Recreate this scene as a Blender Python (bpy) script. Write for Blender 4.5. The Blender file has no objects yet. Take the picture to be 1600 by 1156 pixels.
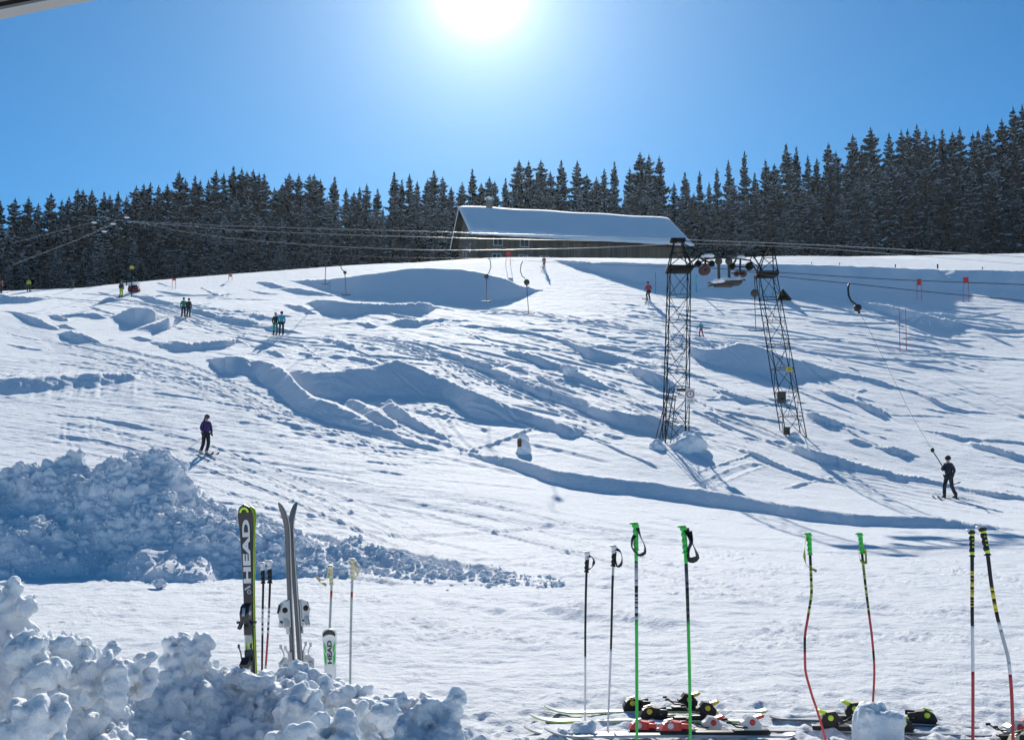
import bpy, bmesh, math, random
import numpy as np
from mathutils import Vector, Matrix, Quaternion
random.seed(7)
R = math.radians
SC = bpy.context.scene
COL = SC.collection
# ---------------------------------------------------------------- camera model (photo pixels 1600x1156)
F = 1716.0
PITCH = math.atan(184 / F)
CP, SP = math.cos(PITCH), math.sin(PITCH)
CZ = 1.6
def uv(px, py):
    """pixel -> (X/Y, (Z-CZ)/Y) of its viewing ray"""
    u = (np.asarray(px, float) - 800) / F
    v = (578 - np.asarray(py, float)) / F
    d = CP - v * SP
    return u / d, (SP + v * CP) / d
def at(px, py, Y):
    u, e = uv(px, py)
    return Vector((float(u) * Y, Y, CZ + float(e) * Y))
def to_px(x, y, z):
    dz = z - CZ
    dep = y * CP + dz * SP
    return 800 + F * x / dep, 578 - F * (dz * CP - y * SP) / dep
SUN_EL = math.radians(26.4)
SUN_AZ = math.radians(-1.7)          # from +Y towards +X
# ---------------------------------------------------------------- noise
def _h(ix, iy, seed):
    n = (ix.astype(np.int64) * 374761393 + iy.astype(np.int64) * 668265263 + seed * 1442695041) & 0x7fffffff
    n = ((n ^ (n >> 13)) * 1274126177) & 0x7fffffff
    n = (n ^ (n >> 16)) & 0xffff
    return n
_ANG = np.linspace(0, 2 * np.pi, 65536, endpoint=False)
_CA, _SA = np.cos(_ANG).astype(np.float32), np.sin(_ANG).astype(np.float32)
def perlin(x, y, seed=0):
    x = np.asarray(x, np.float32); y = np.asarray(y, np.float32)
    x0 = np.floor(x); y0 = np.floor(y)
    fx = x - x0; fy = y - y0
    ix = x0.astype(np.int32); iy = y0.astype(np.int32)
    sx = fx * fx * fx * (fx * (fx * 6 - 15) + 10); sy = fy * fy * fy * (fy * (fy * 6 - 15) + 10)
    def g(dx, dy):
        k = _h(ix + dx, iy + dy, seed)
        return _CA[k] * (fx - dx) + _SA[k] * (fy - dy)
    a = g(0, 0); b = g(1, 0); c = g(0, 1); d = g(1, 1)
    return ((a + (b - a) * sx) * (1 - sy) + (c + (d - c) * sx) * sy) * 1.5
def fbm(x, y, octv, seed=0, gain=0.5):
    s = 0; a = 1.0
    for k in range(octv):
        s = s + a * perlin(x * 2 ** k, y * 2 ** k, seed + 17 * k); a *= gain
    return s
# ---------------------------------------------------------------- object helpers
def tag(o, label=None, cat=None, group=None, kind=None):
    if label: o['label'] = label
    if cat: o['category'] = cat
    if group: o['group'] = group
    if kind: o['kind'] = kind
    return o
def empty(name, loc=(0, 0, 0), rz=0.0):
    o = bpy.data.objects.new(name, None); COL.objects.link(o)
    o.location = loc; o.rotation_euler = (0, 0, rz); o.empty_display_size = 0.1
    return o
def thing(name, label, cat, loc=(0, 0, 0), rz=0.0, group=None):
    return tag(empty(name, loc, rz), label, cat, group)
class MB:
    def __init__(s): s.v = []; s.f = []; s.m = []; s.sm = []
    def add(s, vs, fs, mi=0, smooth=False, M=None):
        o = len(s.v)
        for p in vs:
            p = Vector(p)
            s.v.append(tuple(M @ p) if M is not None else tuple(p))
        for f in fs:
            s.f.append([o + i for i in f]); s.m.append(mi); s.sm.append(smooth)
    def box(s, c, d, mi=0, rot=None, M=None, bev=0.0):
        x, y, z = d[0] / 2, d[1] / 2, d[2] / 2
        if bev > 0:
            b = min(bev, x * .9, y * .9, z * .9)
            vs = []; 
            bm = bmesh.new(); bmesh.ops.create_cube(bm, size=1)
            for v in bm.verts: v.co = Vector((v.co.x * 2 * x, v.co.y * 2 * y, v.co.z * 2 * z))
            bmesh.ops.bevel(bm, geom=bm.edges[:], offset=b, segments=2, affect='EDGES', profile=0.6)
            bm.verts.index_update(); vs = [v.co.copy() for v in bm.verts]; fs = [[v.index for v in f.verts] for f in bm.faces]
            bm.free()
        else:
            vs = [Vector((sx * x, sy * y, sz * z)) for sx in (-1, 1) for sy in (-1, 1) for sz in (-1, 1)]
            fs = [(0, 1, 3, 2), (4, 6, 7, 5), (0, 4, 5, 1), (2, 3, 7, 6), (0, 2, 6, 4), (1, 5, 7, 3)]
        if rot is not None: vs = [rot @ v for v in vs]
        vs = [v + Vector(c) for v in vs]
        s.add(vs, fs, mi, bev > 0, M)
    def tube(s, pts, rad, n=8, mi=0, cap=True, flat=1.0, M=None, smooth=True):
        pts = [Vector(p) for p in pts]
        if not hasattr(rad, '__len__'): rad = [rad] * len(pts)
        rings = []; up = None
        for i, p in enumerate(pts):
            t = (pts[min(i + 1, len(pts) - 1)] - pts[max(i - 1, 0)])
            if t.length < 1e-9: t = Vector((0, 0, 1))
            t.normalize()
            if up is None:
                up = Vector((0, 1, 0)) if abs(t.y) < .9 else Vector((1, 0, 0))
            a = t.cross(up).normalized(); b = a.cross(t).normalized(); up = b
            rings.append([p + (a * math.cos(q) + b * math.sin(q) * flat) * rad[i] for q in [2 * math.pi * k / n for k in range(n)]])
        vs = [q for r in rings for q in r]; fs = []
        for i in range(len(pts) - 1):
            for k in range(n):
                k2 = (k + 1) % n
                fs.append((i * n + k, i * n + k2, (i + 1) * n + k2, (i + 1) * n + k))
        if cap:
            fs.append(tuple(range(n))[::-1]); fs.append(tuple((len(pts) - 1) * n + k for k in range(n)))
        s.add(vs, fs, mi, smooth, M)
    def bar(s, a, b, w, mi=0, M=None):
        s.tube([a, b], w * .7, n=4, mi=mi, M=M, smooth=False)
    def prism(s, outline, d, mi=0, M=None):
        """outline: list of (x,z); extruded in y from -d/2 to d/2"""
        n = len(outline)
        vs = [(x, -d / 2, z) for x, z in outline] + [(x, d / 2, z) for x, z in outline]
        fs = [tuple(range(n)), tuple(range(2 * n - 1, n - 1, -1))]
        for i in range(n):
            j = (i + 1) % n
            fs.append((i, i + n, j + n, j))
        s.add(vs, fs, mi, False, M)
    def lathe(s, prof, n=16, mi=0, M=None, axis='z', cap=True):
        vs = []; fs = []
        for r, z in prof:
            for k in range(n):
                q = 2 * math.pi * k / n
                p = (r * math.cos(q), r * math.sin(q), z)
                if axis == 'y': p = (p[0], p[2], p[1])
                vs.append(p)
        m = len(prof)
        for i in range(m - 1):
            for k in range(n):
                k2 = (k + 1) % n; fs.append((i * n + k, i * n + k2, (i + 1) * n + k2, (i + 1) * n + k))
        if cap: fs.append(tuple(range(n))[::-1]); fs.append(tuple((m - 1) * n + k for k in range(n)))
        s.add(vs, fs, mi, True, M)
    def sphere(s, c, r, mi=0, seg=12, M=None):
        r = r if hasattr(r, '__len__') else (r, r, r)
        prof = []
        vs = []; fs = []; rows = seg // 2 + 1
        for i in range(rows + 1):
            a = math.pi * i / rows
            for k in range(seg):
                q = 2 * math.pi * k / seg
                vs.append((c[0] + r[0] * math.sin(a) * math.cos(q), c[1] + r[1] * math.sin(a) * math.sin(q), c[2] - r[2] * math.cos(a)))
        for i in range(rows):
            for k in range(seg):
                k2 = (k + 1) % seg; fs.append((i * seg + k, i * seg + k2, (i + 1) * seg + k2, (i + 1) * seg + k))
        s.add(vs, fs, mi, True, M)
    def mesh(s, name, mats):
        me = bpy.data.meshes.new(name)
        me.from_pydata(s.v, [], s.f); me.update()
        if not isinstance(mats, (list, tuple)): mats = [mats]
        for m in mats: me.materials.append(m)
        me.polygons.foreach_set('material_index', s.m)
        me.polygons.foreach_set('use_smooth', s.sm)
        return me
    def build(s, name, mats, parent=None, loc=None):
        o = bpy.data.objects.new(name, s.mesh(name, mats)); COL.objects.link(o)
        if parent is not None: o.parent = parent
        if loc is not None: o.location = loc
        return o
def copy_tree(o, parent=None):
    c = o.copy(); COL.objects.link(c)
    if parent is not None: c.parent = parent
    for ch in list(o.children): copy_tree(ch, c)
    return c
# ---------------------------------------------------------------- materials
def mat(name, col, rough=.6, metal=0.0, spec=.5, noise=None, bump=None, sss=0.0, trans=0.0):
    m = bpy.data.materials.new(name); m.use_nodes = True
    nt = m.node_tree; b = nt.nodes['Principled BSDF']
    b.inputs['Base Color'].default_value = (*col, 1); b.inputs['Roughness'].default_value = rough
    b.inputs['Metallic'].default_value = metal; b.inputs['Specular IOR Level'].default_value = spec
    if trans: b.inputs['Transmission Weight'].default_value = trans
    if noise:
        sc, amt = noise[0], noise[1]
        tc = nt.nodes.new('ShaderNodeTexCoord'); n = nt.nodes.new('ShaderNodeTexNoise')
        n.inputs['Scale'].default_value = sc; n.inputs['Detail'].default_value = 6
        nt.links.new(tc.outputs['Object'], n.inputs['Vector'])
        mx = nt.nodes.new('ShaderNodeMix'); mx.data_type = 'RGBA'
        c2 = noise[2] if len(noise) > 2 else tuple(c * (1 - amt) for c in col)
        mx.inputs[6].default_value = (*col, 1); mx.inputs[7].default_value = (*c2, 1)
        mr = nt.nodes.new('ShaderNodeMapRange'); mr.inputs[1].default_value = .4; mr.inputs[2].default_value = .62
        nt.links.new(n.outputs['Fac'], mr.inputs[0]); nt.links.new(mr.outputs[0], mx.inputs[0])
        nt.links.new(mx.outputs[2], b.inputs['Base Color'])
    if bump:
        tc = nt.nodes.new('ShaderNodeTexCoord'); n = nt.nodes.new('ShaderNodeTexNoise')
        n.inputs['Scale'].default_value = bump[0]; n.inputs['Detail'].default_value = 5
        nt.links.new(tc.outputs['Object'], n.inputs['Vector'])
        bp = nt.nodes.new('ShaderNodeBump'); bp.inputs['Strength'].default_value = 1; bp.inputs['Distance'].default_value = bump[1]
        nt.links.new(n.outputs['Fac'], bp.inputs['Height']); nt.links.new(bp.outputs[0], b.inputs['Normal'])
    return m
def snow_mat(name, bumps, sss=0.0, rough=.6, spec=.5, col=(.85, .885, .925), sheen=0.0):
    m = bpy.data.materials.new(name); m.use_nodes = True
    nt = m.node_tree; b = nt.nodes['Principled BSDF']
    b.inputs['Base Color'].default_value = (*col, 1); b.inputs['Roughness'].default_value = rough
    b.inputs['Specular IOR Level'].default_value = spec
    if sss:
        b.inputs['Subsurface Weight'].default_value = 1.0; b.inputs['Subsurface Scale'].default_value = sss
        b.inputs['Subsurface Radius'].default_value = (.8, .9, 1.0)
    if sheen: b.inputs['Sheen Weight'].default_value = sheen; b.inputs['Sheen Roughness'].default_value = .35
    geo = nt.nodes.new('ShaderNodeNewGeometry'); prev = None
    for sc, dist, det in bumps:
        n = nt.nodes.new('ShaderNodeTexNoise'); n.inputs['Scale'].default_value = sc; n.inputs['Detail'].default_value = det
        n.inputs['Roughness'].default_value = .6
        nt.links.new(geo.outputs['Position'], n.inputs['Vector'])
        bp = nt.nodes.new('ShaderNodeBump'); bp.inputs['Strength'].default_value = 1; bp.inputs['Distance'].default_value = dist
        nt.links.new(n.outputs['Fac'], bp.inputs['Height'])
        if prev: nt.links.new(prev.outputs[0], bp.inputs['Normal'])
        prev = bp
    if prev: nt.links.new(prev.outputs[0], b.inputs['Normal'])
    return m
# ================================================================ TERRAIN
# base profile: per photo column, where (depth Y) the snow surface crosses picture row y
BASE = {
 -120: [(850,27),(800,33),(720,43),(650,53),(600,61),(540,76),(500,92),(482,108),(462,142)],
 0:    [(850,27),(800,33),(720,43),(650,53),(600,61),(540,76),(500,92),(482,106),(455,142)],
 200:  [(850,27),(790,35),(715,45),(650,54),(600,62),(550,75),(523,84),(492,96),(463,114),(442,128)],
 420:  [(850,27),(790,35),(712,46),(650,55),(600,63),(550,76),(523,84),(490,95),(460,109),(424,128)],
 600:  [(850,27),(800,34),(760,39),(710,47),(650,56),(600,65),(550,76),(520,84),(490,94),(462,105),(412,128)],
 800:  [(850,27),(800,34),(760,40),(710,48),(650,57),(600,66),(550,77),(520,85),(490,95),(465,105),(440,115),(402,132)],
 1050: [(850,29),(830,32),(800,37),(760,43),(725,47),(690,52),(650,58),(600,68),(550,79),(520,87),(490,97),(455,110),(425,124),(404,137)],
 1250: [(860,27),(830,33),(800,38),(760,45),(700,54),(650,62),(600,72),(550,83),(500,98),(457,113),(425,127),(400,140)],
 1500: [(890,21),(850,29),(830,33),(800,41),(785,45),(750,51),(700,59),(650,68),(600,78),(550,90),(500,104),(460,116),(425,130),(398,145)],
 1720: [(890,21),(850,29),(830,33),(800,41),(785,45),(750,51),(700,59),(650,68),(600,78),(550,90),(500,104),(460,116),(425,130),(393,145)],
}
# shaded banks in the photo: (x, top row, bottom row) -> real steep banks facing the camera
REG = """
0,460,475 20,461,474 45,464,473 65,464,470 80,466,467
3,485,486 20,486,489 38,490,499 55,495,508 72,502,514 91,513,516
78,492,493 90,491,501 103,496,503
92,507,509 100,505,514 119,513,515
98,519,525 110,517,534 130,520,537 150,530,536 158,536,537
100,492,497 125,488,495 150,489,498 162,495,499
172,494,497 190,488,500 205,480,507 220,480,508 240,484,503 255,493,496
222,511,515 240,505,517 265,496,516 285,495,499
187,461,464 210,460,463 235,463,471 255,469,477 285,478,482 310,483,491 340,489,500 370,496,508 400,503,512 430,509,519 450,514,520 475,521,522
143,478,479 160,469,474 172,463,470 185,468,471
205,527,528 220,524,533 237,530,534
238,533,536 258,532,546 280,533,551 300,535,548 330,534,546 360,530,542 375,530,532
328,560,563 338,558,580 355,556,585 380,556,585 400,561,590 415,564,605 435,572,615 450,582,632 470,606,646 490,620,652 520,629,660 545,640,668 575,655,676 600,668,680 625,680,690 650,690,698 685,698,704
447,583,598 465,578,608 490,581,618 520,580,624 550,575,622 580,574,618 605,566,618 620,561,618 640,570,619 665,580,620 690,588,622 715,600,636 740,610,652 765,620,658 800,634,662 830,645,664 857,653,674 890,664,685 925,675,676
548,622,640 565,628,650 585,640,662 605,652,668 622,664,668
608,625,648 630,640,662 655,660,674 680,672,682 700,684,690
415,549,551 430,548,558 445,557,560
470,549,554 482,551,558 490,557,558
500,527,530 520,529,538 550,534,546 556,543,545
560,543,545 585,544,547
546,557,560 565,558,566 590,565,574 597,573,574
515,553,556 535,555,560
460,438,440 480,437,446 510,436,452 535,433,458 560,430,462 600,425,462 640,419,463 670,418,463 700,420,466 720,420,470 740,423,472 765,429,472 790,436,469 815,447,464 838,452,455
408,439,444 425,441,450 445,448,451
448,449,455 470,450,460 500,456,461 520,461,463
492,468,480 505,467,490 530,470,493 555,473,493 580,474,488 620,474,489 650,474,490 675,475,488 682,478,480
395,489,496 420,494,500 430,499,500
450,474,479 470,477,488 490,487,492
560,504,506 575,503,512 588,508,513
606,505,507 620,498,510 650,500,511 680,497,503 700,497,499 722,502,504
665,510,512 700,507,509 740,507,511 770,510,515 800,513,519 830,519,524 860,524,530 890,533,540 905,539,553 920,541,562 940,548,565 960,554,566 980,560,567 1010,566,569 1040,572,574 1062,579,583 1080,582,587 1100,587,592 1112,593,595
560,521,522 640,531,535 690,547,553 740,561,574 770,573,588 800,587,606 830,598,615 860,608,626 900,620,640 940,636,658 970,642,668 1000,646,676 1030,652,678 1060,662,679 1085,672,680 1135,679,681
798,545,556 825,550,562 850,558,574 875,568,579 900,580,594 925,592,606 950,602,612 975,610,613
798,570,577 830,580,588 860,596,603 890,608,614 920,618,620
978,572,576 1000,574,592 1020,580,602 1040,588,608 1055,600,606
800,489,490 860,493,495 900,497,499 950,507,509 1000,517,519 1040,523,524
860,510,511 900,513,516 940,522,526 970,530,534 1000,534,537 1040,536,539
1060,533,536 1078,540,556 1100,546,568 1125,545,574 1155,535,581 1175,537,583 1200,546,587 1225,556,588 1255,563,588 1285,573,588 1310,580,587 1340,586,592 1370,592,600 1400,603,607 1430,611,614 1450,618,626 1480,632,640 1510,640,645 1560,646,648 1600,648,650
970,626,629 990,630,634 1006,632,634
1118,607,610 1140,610,618 1155,618,628 1180,624,630 1200,628,632 1215,632,633
1082,629,630 1110,622,625 1130,618,626 1137,618,619
868,406,407 900,408,418 950,409,430 1000,411,443 1040,412,449 1100,413,451 1150,412,452 1200,412,452 1250,413,454 1300,414,456 1350,416,456 1400,418,457 1450,420,455 1475,421,452 1500,421,451 1560,422,454 1650,424,458
1258,455,457 1300,463,467 1340,469,475 1380,477,488 1410,482,501 1440,489,508 1465,495,512 1485,500,513 1510,505,510 1540,511,516 1570,513,519 1640,514,520
1450,489,494 1480,490,497 1505,494,495
1400,465,467 1440,468,471 1470,471,473 1498,473,474
1390,556,558 1430,568,571 1480,576,579 1520,586,587
1278,607,609 1300,612,622 1330,622,628 1350,629,640 1372,636,650 1390,646,650 1450,648,651 1500,651,653 1600,655,656
1248,640,642 1275,645,660 1295,652,667 1310,658,667 1325,662,664
1200,655,657 1300,668,670 1400,671,672 1440,671,673 1470,674,681 1500,680,690 1550,686,692 1620,692,697
1505,692,694 1520,691,700 1550,697,708 1580,706,718 1620,716,724
1316,686,688 1340,686,695 1358,692,697
1370,697,699 1390,697,710 1420,705,715 1435,712,714
1140,682,683 1170,683,687 1200,687,690 1225,688,694 1250,696,712 1280,704,724 1310,712,730 1340,722,738 1370,731,742 1400,738,750 1430,742,752 1470,752,760 1510,760,768 1560,768,778 1620,778,785
728,706,708 760,709,722 800,713,733 830,722,744 860,732,756 900,738,764 940,744,770 980,748,772 1020,752,778 1060,760,784 1100,764,790 1150,772,797 1200,783,803 1250,790,812 1300,797,818 1340,802,822 1380,804,823 1430,804,825 1460,806,825 1500,813,826 1560,822,828 1620,828,829
1440,886,887 1480,888,893 1520,893,898 1560,899,905 1620,905,911
936,677,678 955,677,686 975,683,686 990,683,685
~0,590,618 30,588,615 60,586,612 100,583,606 140,581,604 170,581,600 200,583,596 225,587,590
430,824,830 470,828,838 520,836,846 550,843,855 600,853,870 650,862,878 700,871,888 750,880,896 790,889,900 800,894,896
440,846,860 480,852,866 520,861,873 560,872,886 600,882,893 640,890,900 680,896,902 720,903,905
500,893,900 560,897,907 620,904,914 660,910,914
810,901,903 840,903,911 880,909,918 925,916,917
1060,745,746 1090,735,741 1130,722,727 1160,712,717 1180,706,709 1186,703,704
1210,765,766 1240,757,763 1280,747,752 1310,742,745
1160,700,706 1190,710,720 1230,728,738 1270,742,750 1300,750,754
1400,758,760 1450,766,769 1500,776,779 1560,788,791 1620,797,799
200,470,471 230,474,477 260,482,485 280,488,489
25,473,474 60,480,481 110,478,479 150,482,483
1120,640,642 1150,650,656 1170,660,666 1185,668,670
1085,640,643 1110,648,654 1130,662,668 1150,672,675
820,682,683 860,676,679 880,670,672
700,712,714 730,704,707 770,690,696 800,678,686 840,664,668
"""
SOFT = [l.startswith('~') for l in REG.strip().splitlines()]
rg = random.Random(77)
REG = [sorted(tuple(map(float, p.split(','))) for p in l.strip('~').split()) for l in REG.strip().splitlines()]

for (xa, xb, ya, yb, n_, s0, s1, t1) in ((400, 900, 470, 545, 24, .03, .25, 4), (0, 420, 436, 545, 34, .05, .35, 4), (1080, 1600, 596, 770, 34, .05, .28, 4), (1000, 1250, 600, 690, 14, .1, .5, 6), (440, 640, 530, 680, 26, .1, .8, 5), (1060, 1230, 640, 690, 10, .2, .8, 4), (1150, 1600, 455, 520, 12, .05, .2, 2.5)):
    for _ in range(n_):
        L_ = rg.uniform(14, 90); x_ = rg.uniform(xa, xb - L_ * .6); y_ = rg.uniform(ya, yb - 8); s_ = rg.uniform(s0, s1) * (1 if rg.random() < .88 else -.8); t_ = rg.uniform(1.2, t1) * min(1, L_ / 40); cv = rg.uniform(-.12, .12)
        REG.append([(x_ + L_ * q, y_ + s_ * L_ * q + cv * L_ * (q - q * q) * 2, y_ + s_ * L_ * q + cv * L_ * (q - q * q) * 2 + .3 + t_ * math.sin(math.pi * q) ** .7 * rg.uniform(.7, 1.1)) for q in (0, .2, .45, .7, .88, 1)]); SOFT.append(False)

# long sweeping drift lines that follow the curve of the tow track
GA = [(640, 492), (740, 500), (840, 508), (940, 525), (1040, 540), (1140, 556)]
GB = [(560, 524), (680, 546), (780, 582), (880, 612), (980, 648), (1080, 676)]
GC = [(440, 600), (500, 640), (560, 664), (620, 684), (680, 702), (740, 712)]
GD = [(640, 590), (700, 602), (760, 628), (820, 646), (880, 662), (940, 678)]
GE = [(1220, 590), (1300, 605), (1380, 625), (1460, 640), (1540, 655), (1640, 668)]
GF = [(1120, 700), (1220, 705), (1320, 735), (1420, 765), (1520, 790), (1640, 812)]
def between(A, B, n_, t1, l0=.12, l1=.75):
    for _ in range(n_):
        w = rg.random(); a = rg.uniform(-.05, .85); L_ = rg.uniform(l0, l1) ** 1.3; c_ = min(1.0, a + L_); a = max(a, 0)
        if c_ - a < .05: continue
        t_ = rg.uniform(.8, t1) * min(1, (c_ - a) * 4 + .3); r_ = []; wv = rg.uniform(0, 6)
        for k in range(9):
            q = a + (c_ - a) * k / 8; i = min(int(q * 5), 4); f = q * 5 - i
            xa_ = A[i][0] + (A[i+1][0]-A[i][0])*f; ya_ = A[i][1] + (A[i+1][1]-A[i][1])*f; xb_ = B[i][0] + (B[i+1][0]-B[i][0])*f; yb_ = B[i][1] + (B[i+1][1]-B[i][1])*f
            x_ = xa_ + (xb_-xa_)*w; y_ = ya_ + (yb_-ya_)*w + 1.5*math.sin(wv + k*.8)
            r_.append((x_, y_, y_ + .3 + t_ * math.sin(math.pi*(k+.4)/8.8) ** .6 * (.75 + .35*math.sin(wv*2 + k*1.3))))
        REG.append(r_); SOFT.append(False)
between(GA, GB, 48, 4.8, .2, .9); between(GC, GD, 12, 4.0, .08, .3); between(GE, GF, 34, 3.6, .12, .5); between(GB, GD, 10, 2.5, .1, .4)
between([(190, 468), (240, 474), (300, 484), (360, 498), (420, 508), (480, 521)], [(180, 490), (230, 510), (290, 525), (350, 534), (420, 548), (480, 556)], 16, 3.2, .1, .4)
def pchip(x, y, xq):
    x = np.asarray(x, float); y = np.asarray(y, float); h = np.diff(x); d = np.diff(y) / h
    m = np.zeros_like(x)
    for i in range(1, len(x) - 1):
        if d[i - 1] * d[i] > 0:
            w1 = 2 * h[i] + h[i - 1]; w2 = h[i] + 2 * h[i - 1]
            m[i] = (w1 + w2) / (w1 / d[i - 1] + w2 / d[i])
    m[0] = d[0]; m[-1] = d[-1]
    i = np.clip(np.searchsorted(x, xq) - 1, 0, len(x) - 2)
    t = (xq - x[i]) / h[i]; t = np.clip(t, 0, None)
    tt = np.clip(t, 0, 1)
    r = (2 * tt**3 - 3 * tt**2 + 1) * y[i] + (tt**3 - 2 * tt**2 + tt) * h[i] * m[i] + (-2 * tt**3 + 3 * tt**2) * y[i + 1] + (tt**3 - tt**2) * h[i] * m[i + 1]
    return r
# grid
DQ = 1.0
n_in = int(1650 * DQ)
az_in = np.arctan(np.linspace(-.56, .56, n_in))
az_out = np.concatenate([np.linspace(az_in[-1], math.pi, 90)[1:]])
AZ = np.concatenate([-az_out[::-1], az_in, az_out])
def seg(a, b, da, db):
    out = [a]; r = a
    while r < b:
        t = (r - a) / (b - a); r += (da + (db - da) * t) / DQ; out.append(r)
    return out[:-1]
RR = np.array(seg(.4, 6, .12, .03) + seg(6, 18, .022, .085) + seg(18, 60, .085, .12) + seg(60, 135, .12, .17) + seg(135, 190, .22, .8) + seg(190, 340, .8, 3) + list(np.geomspace(340, 700, 14)))
NR, NC = len(RR), len(AZ)
azc = np.clip(AZ, -R(40), R(40))
COSC = np.cos(azc); UC = np.tan(azc)
YY = RR[:, None] * COSC[None, :]                      # effective depth
# base heights per table column on a common depth axis
YA = np.concatenate([np.linspace(0, 400, 1601), [500, 900]])
cols = sorted(BASE); TU = []; TH = []; TC = []
for cx in cols:
    k = BASE[cx]
    ys = [0, 6, 12, 17]; zs = [0, 0, 0, 0.02]
    for py, Y in k:
        _, e = uv(cx, py); ys.append(Y); zs.append(CZ + float(e) * Y)
    yc, zc = ys[-1], zs[-1]
    zz = pchip(ys, zs, np.minimum(YA, yc))
    over = np.maximum(YA - yc, 0)
    ec = (zc - CZ) / yc
    # beyond the brow the ground keeps climbing just under the line of sight, then levels out far behind the wood
    zz = np.where(YA > yc, CZ + (ec - .0035 * (1 - np.exp(-over / 10))) * np.minimum(YA, 330), zz)
    TH.append(zz); TU.append(float(uv(cx, k[-1][0])[0]))
TH = np.array(TH); TU = np.array(TU)
# smooth interpolation over u (pchip per depth sample), then evaluate
def base_at_cols(u):
    u = np.clip(u, TU[0], TU[-1]); out = np.empty((len(YA), len(u)))
    i = np.clip(np.searchsorted(TU, u) - 1, 0, len(TU) - 2)
    h = TU[i + 1] - TU[i]; t = (u - TU[i]) / h
    D = np.gradient(TH, TU, axis=0)
    out = ((2*t**3-3*t**2+1)[:, None] * TH[i] + ((t**3-2*t**2+t) * h)[:, None] * D[i] + (-2*t**3+3*t**2)[:, None] * TH[i+1] + ((t**3-t**2) * h)[:, None] * D[i+1])
    return out.T
BC = base_at_cols(UC)
HH = np.empty((NR, NC))
for j in range(NC):
    HH[:, j] = np.interp(YY[:, j], YA, BC[:, j])
XW = RR[:, None] * np.sin(AZ)[None, :]; YW = RR[:, None] * np.cos(AZ)[None, :]
back = np.clip((np.abs(AZ) - R(60)) / R(50), 0, 1)
HH *= (1 - back * back * (3 - 2 * back))[None, :]
# gentle rolls of the whole hillside
front = np.abs(AZ) < R(42)
hillm = np.clip((YY - 22) / 25, 0, 1) * np.clip((150 - YY) / 15, 0, 1)
HH += .10 * fbm(XW / 11, YW / 9, 2, 5) * hillm * np.clip((112 - YY) / 25, 0, 1)
E0 = (HH - CZ) / np.maximum(YY, .3)
EM = np.maximum.accumulate(E0, axis=0)                # monotone for inversion
UIN = np.tan(AZ[front]); JF = np.where(front)[0]
rs = np.random.RandomState(3)
def sm(a, k):
    if k < 2: return a
    w = np.hanning(k + 2)[1:-1]; w /= w.sum()
    return np.convolve(np.pad(a, k, mode='edge'), w, 'same')[k:-k]
def row_of(j, e):
    """depth where column j of the base crosses elevation e"""
    c = EM[:, j]; i = np.searchsorted(c, e)
    i = min(max(i, 1), NR - 1)
    t = (e - c[i-1]) / max(c[i] - c[i-1], 1e-9)
    return YY[i-1, j] + (YY[i, j] - YY[i-1, j]) * min(max(t, 0), 1)
H1 = HH.copy()
FACE = np.zeros_like(HH, dtype=np.float32)
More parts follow.
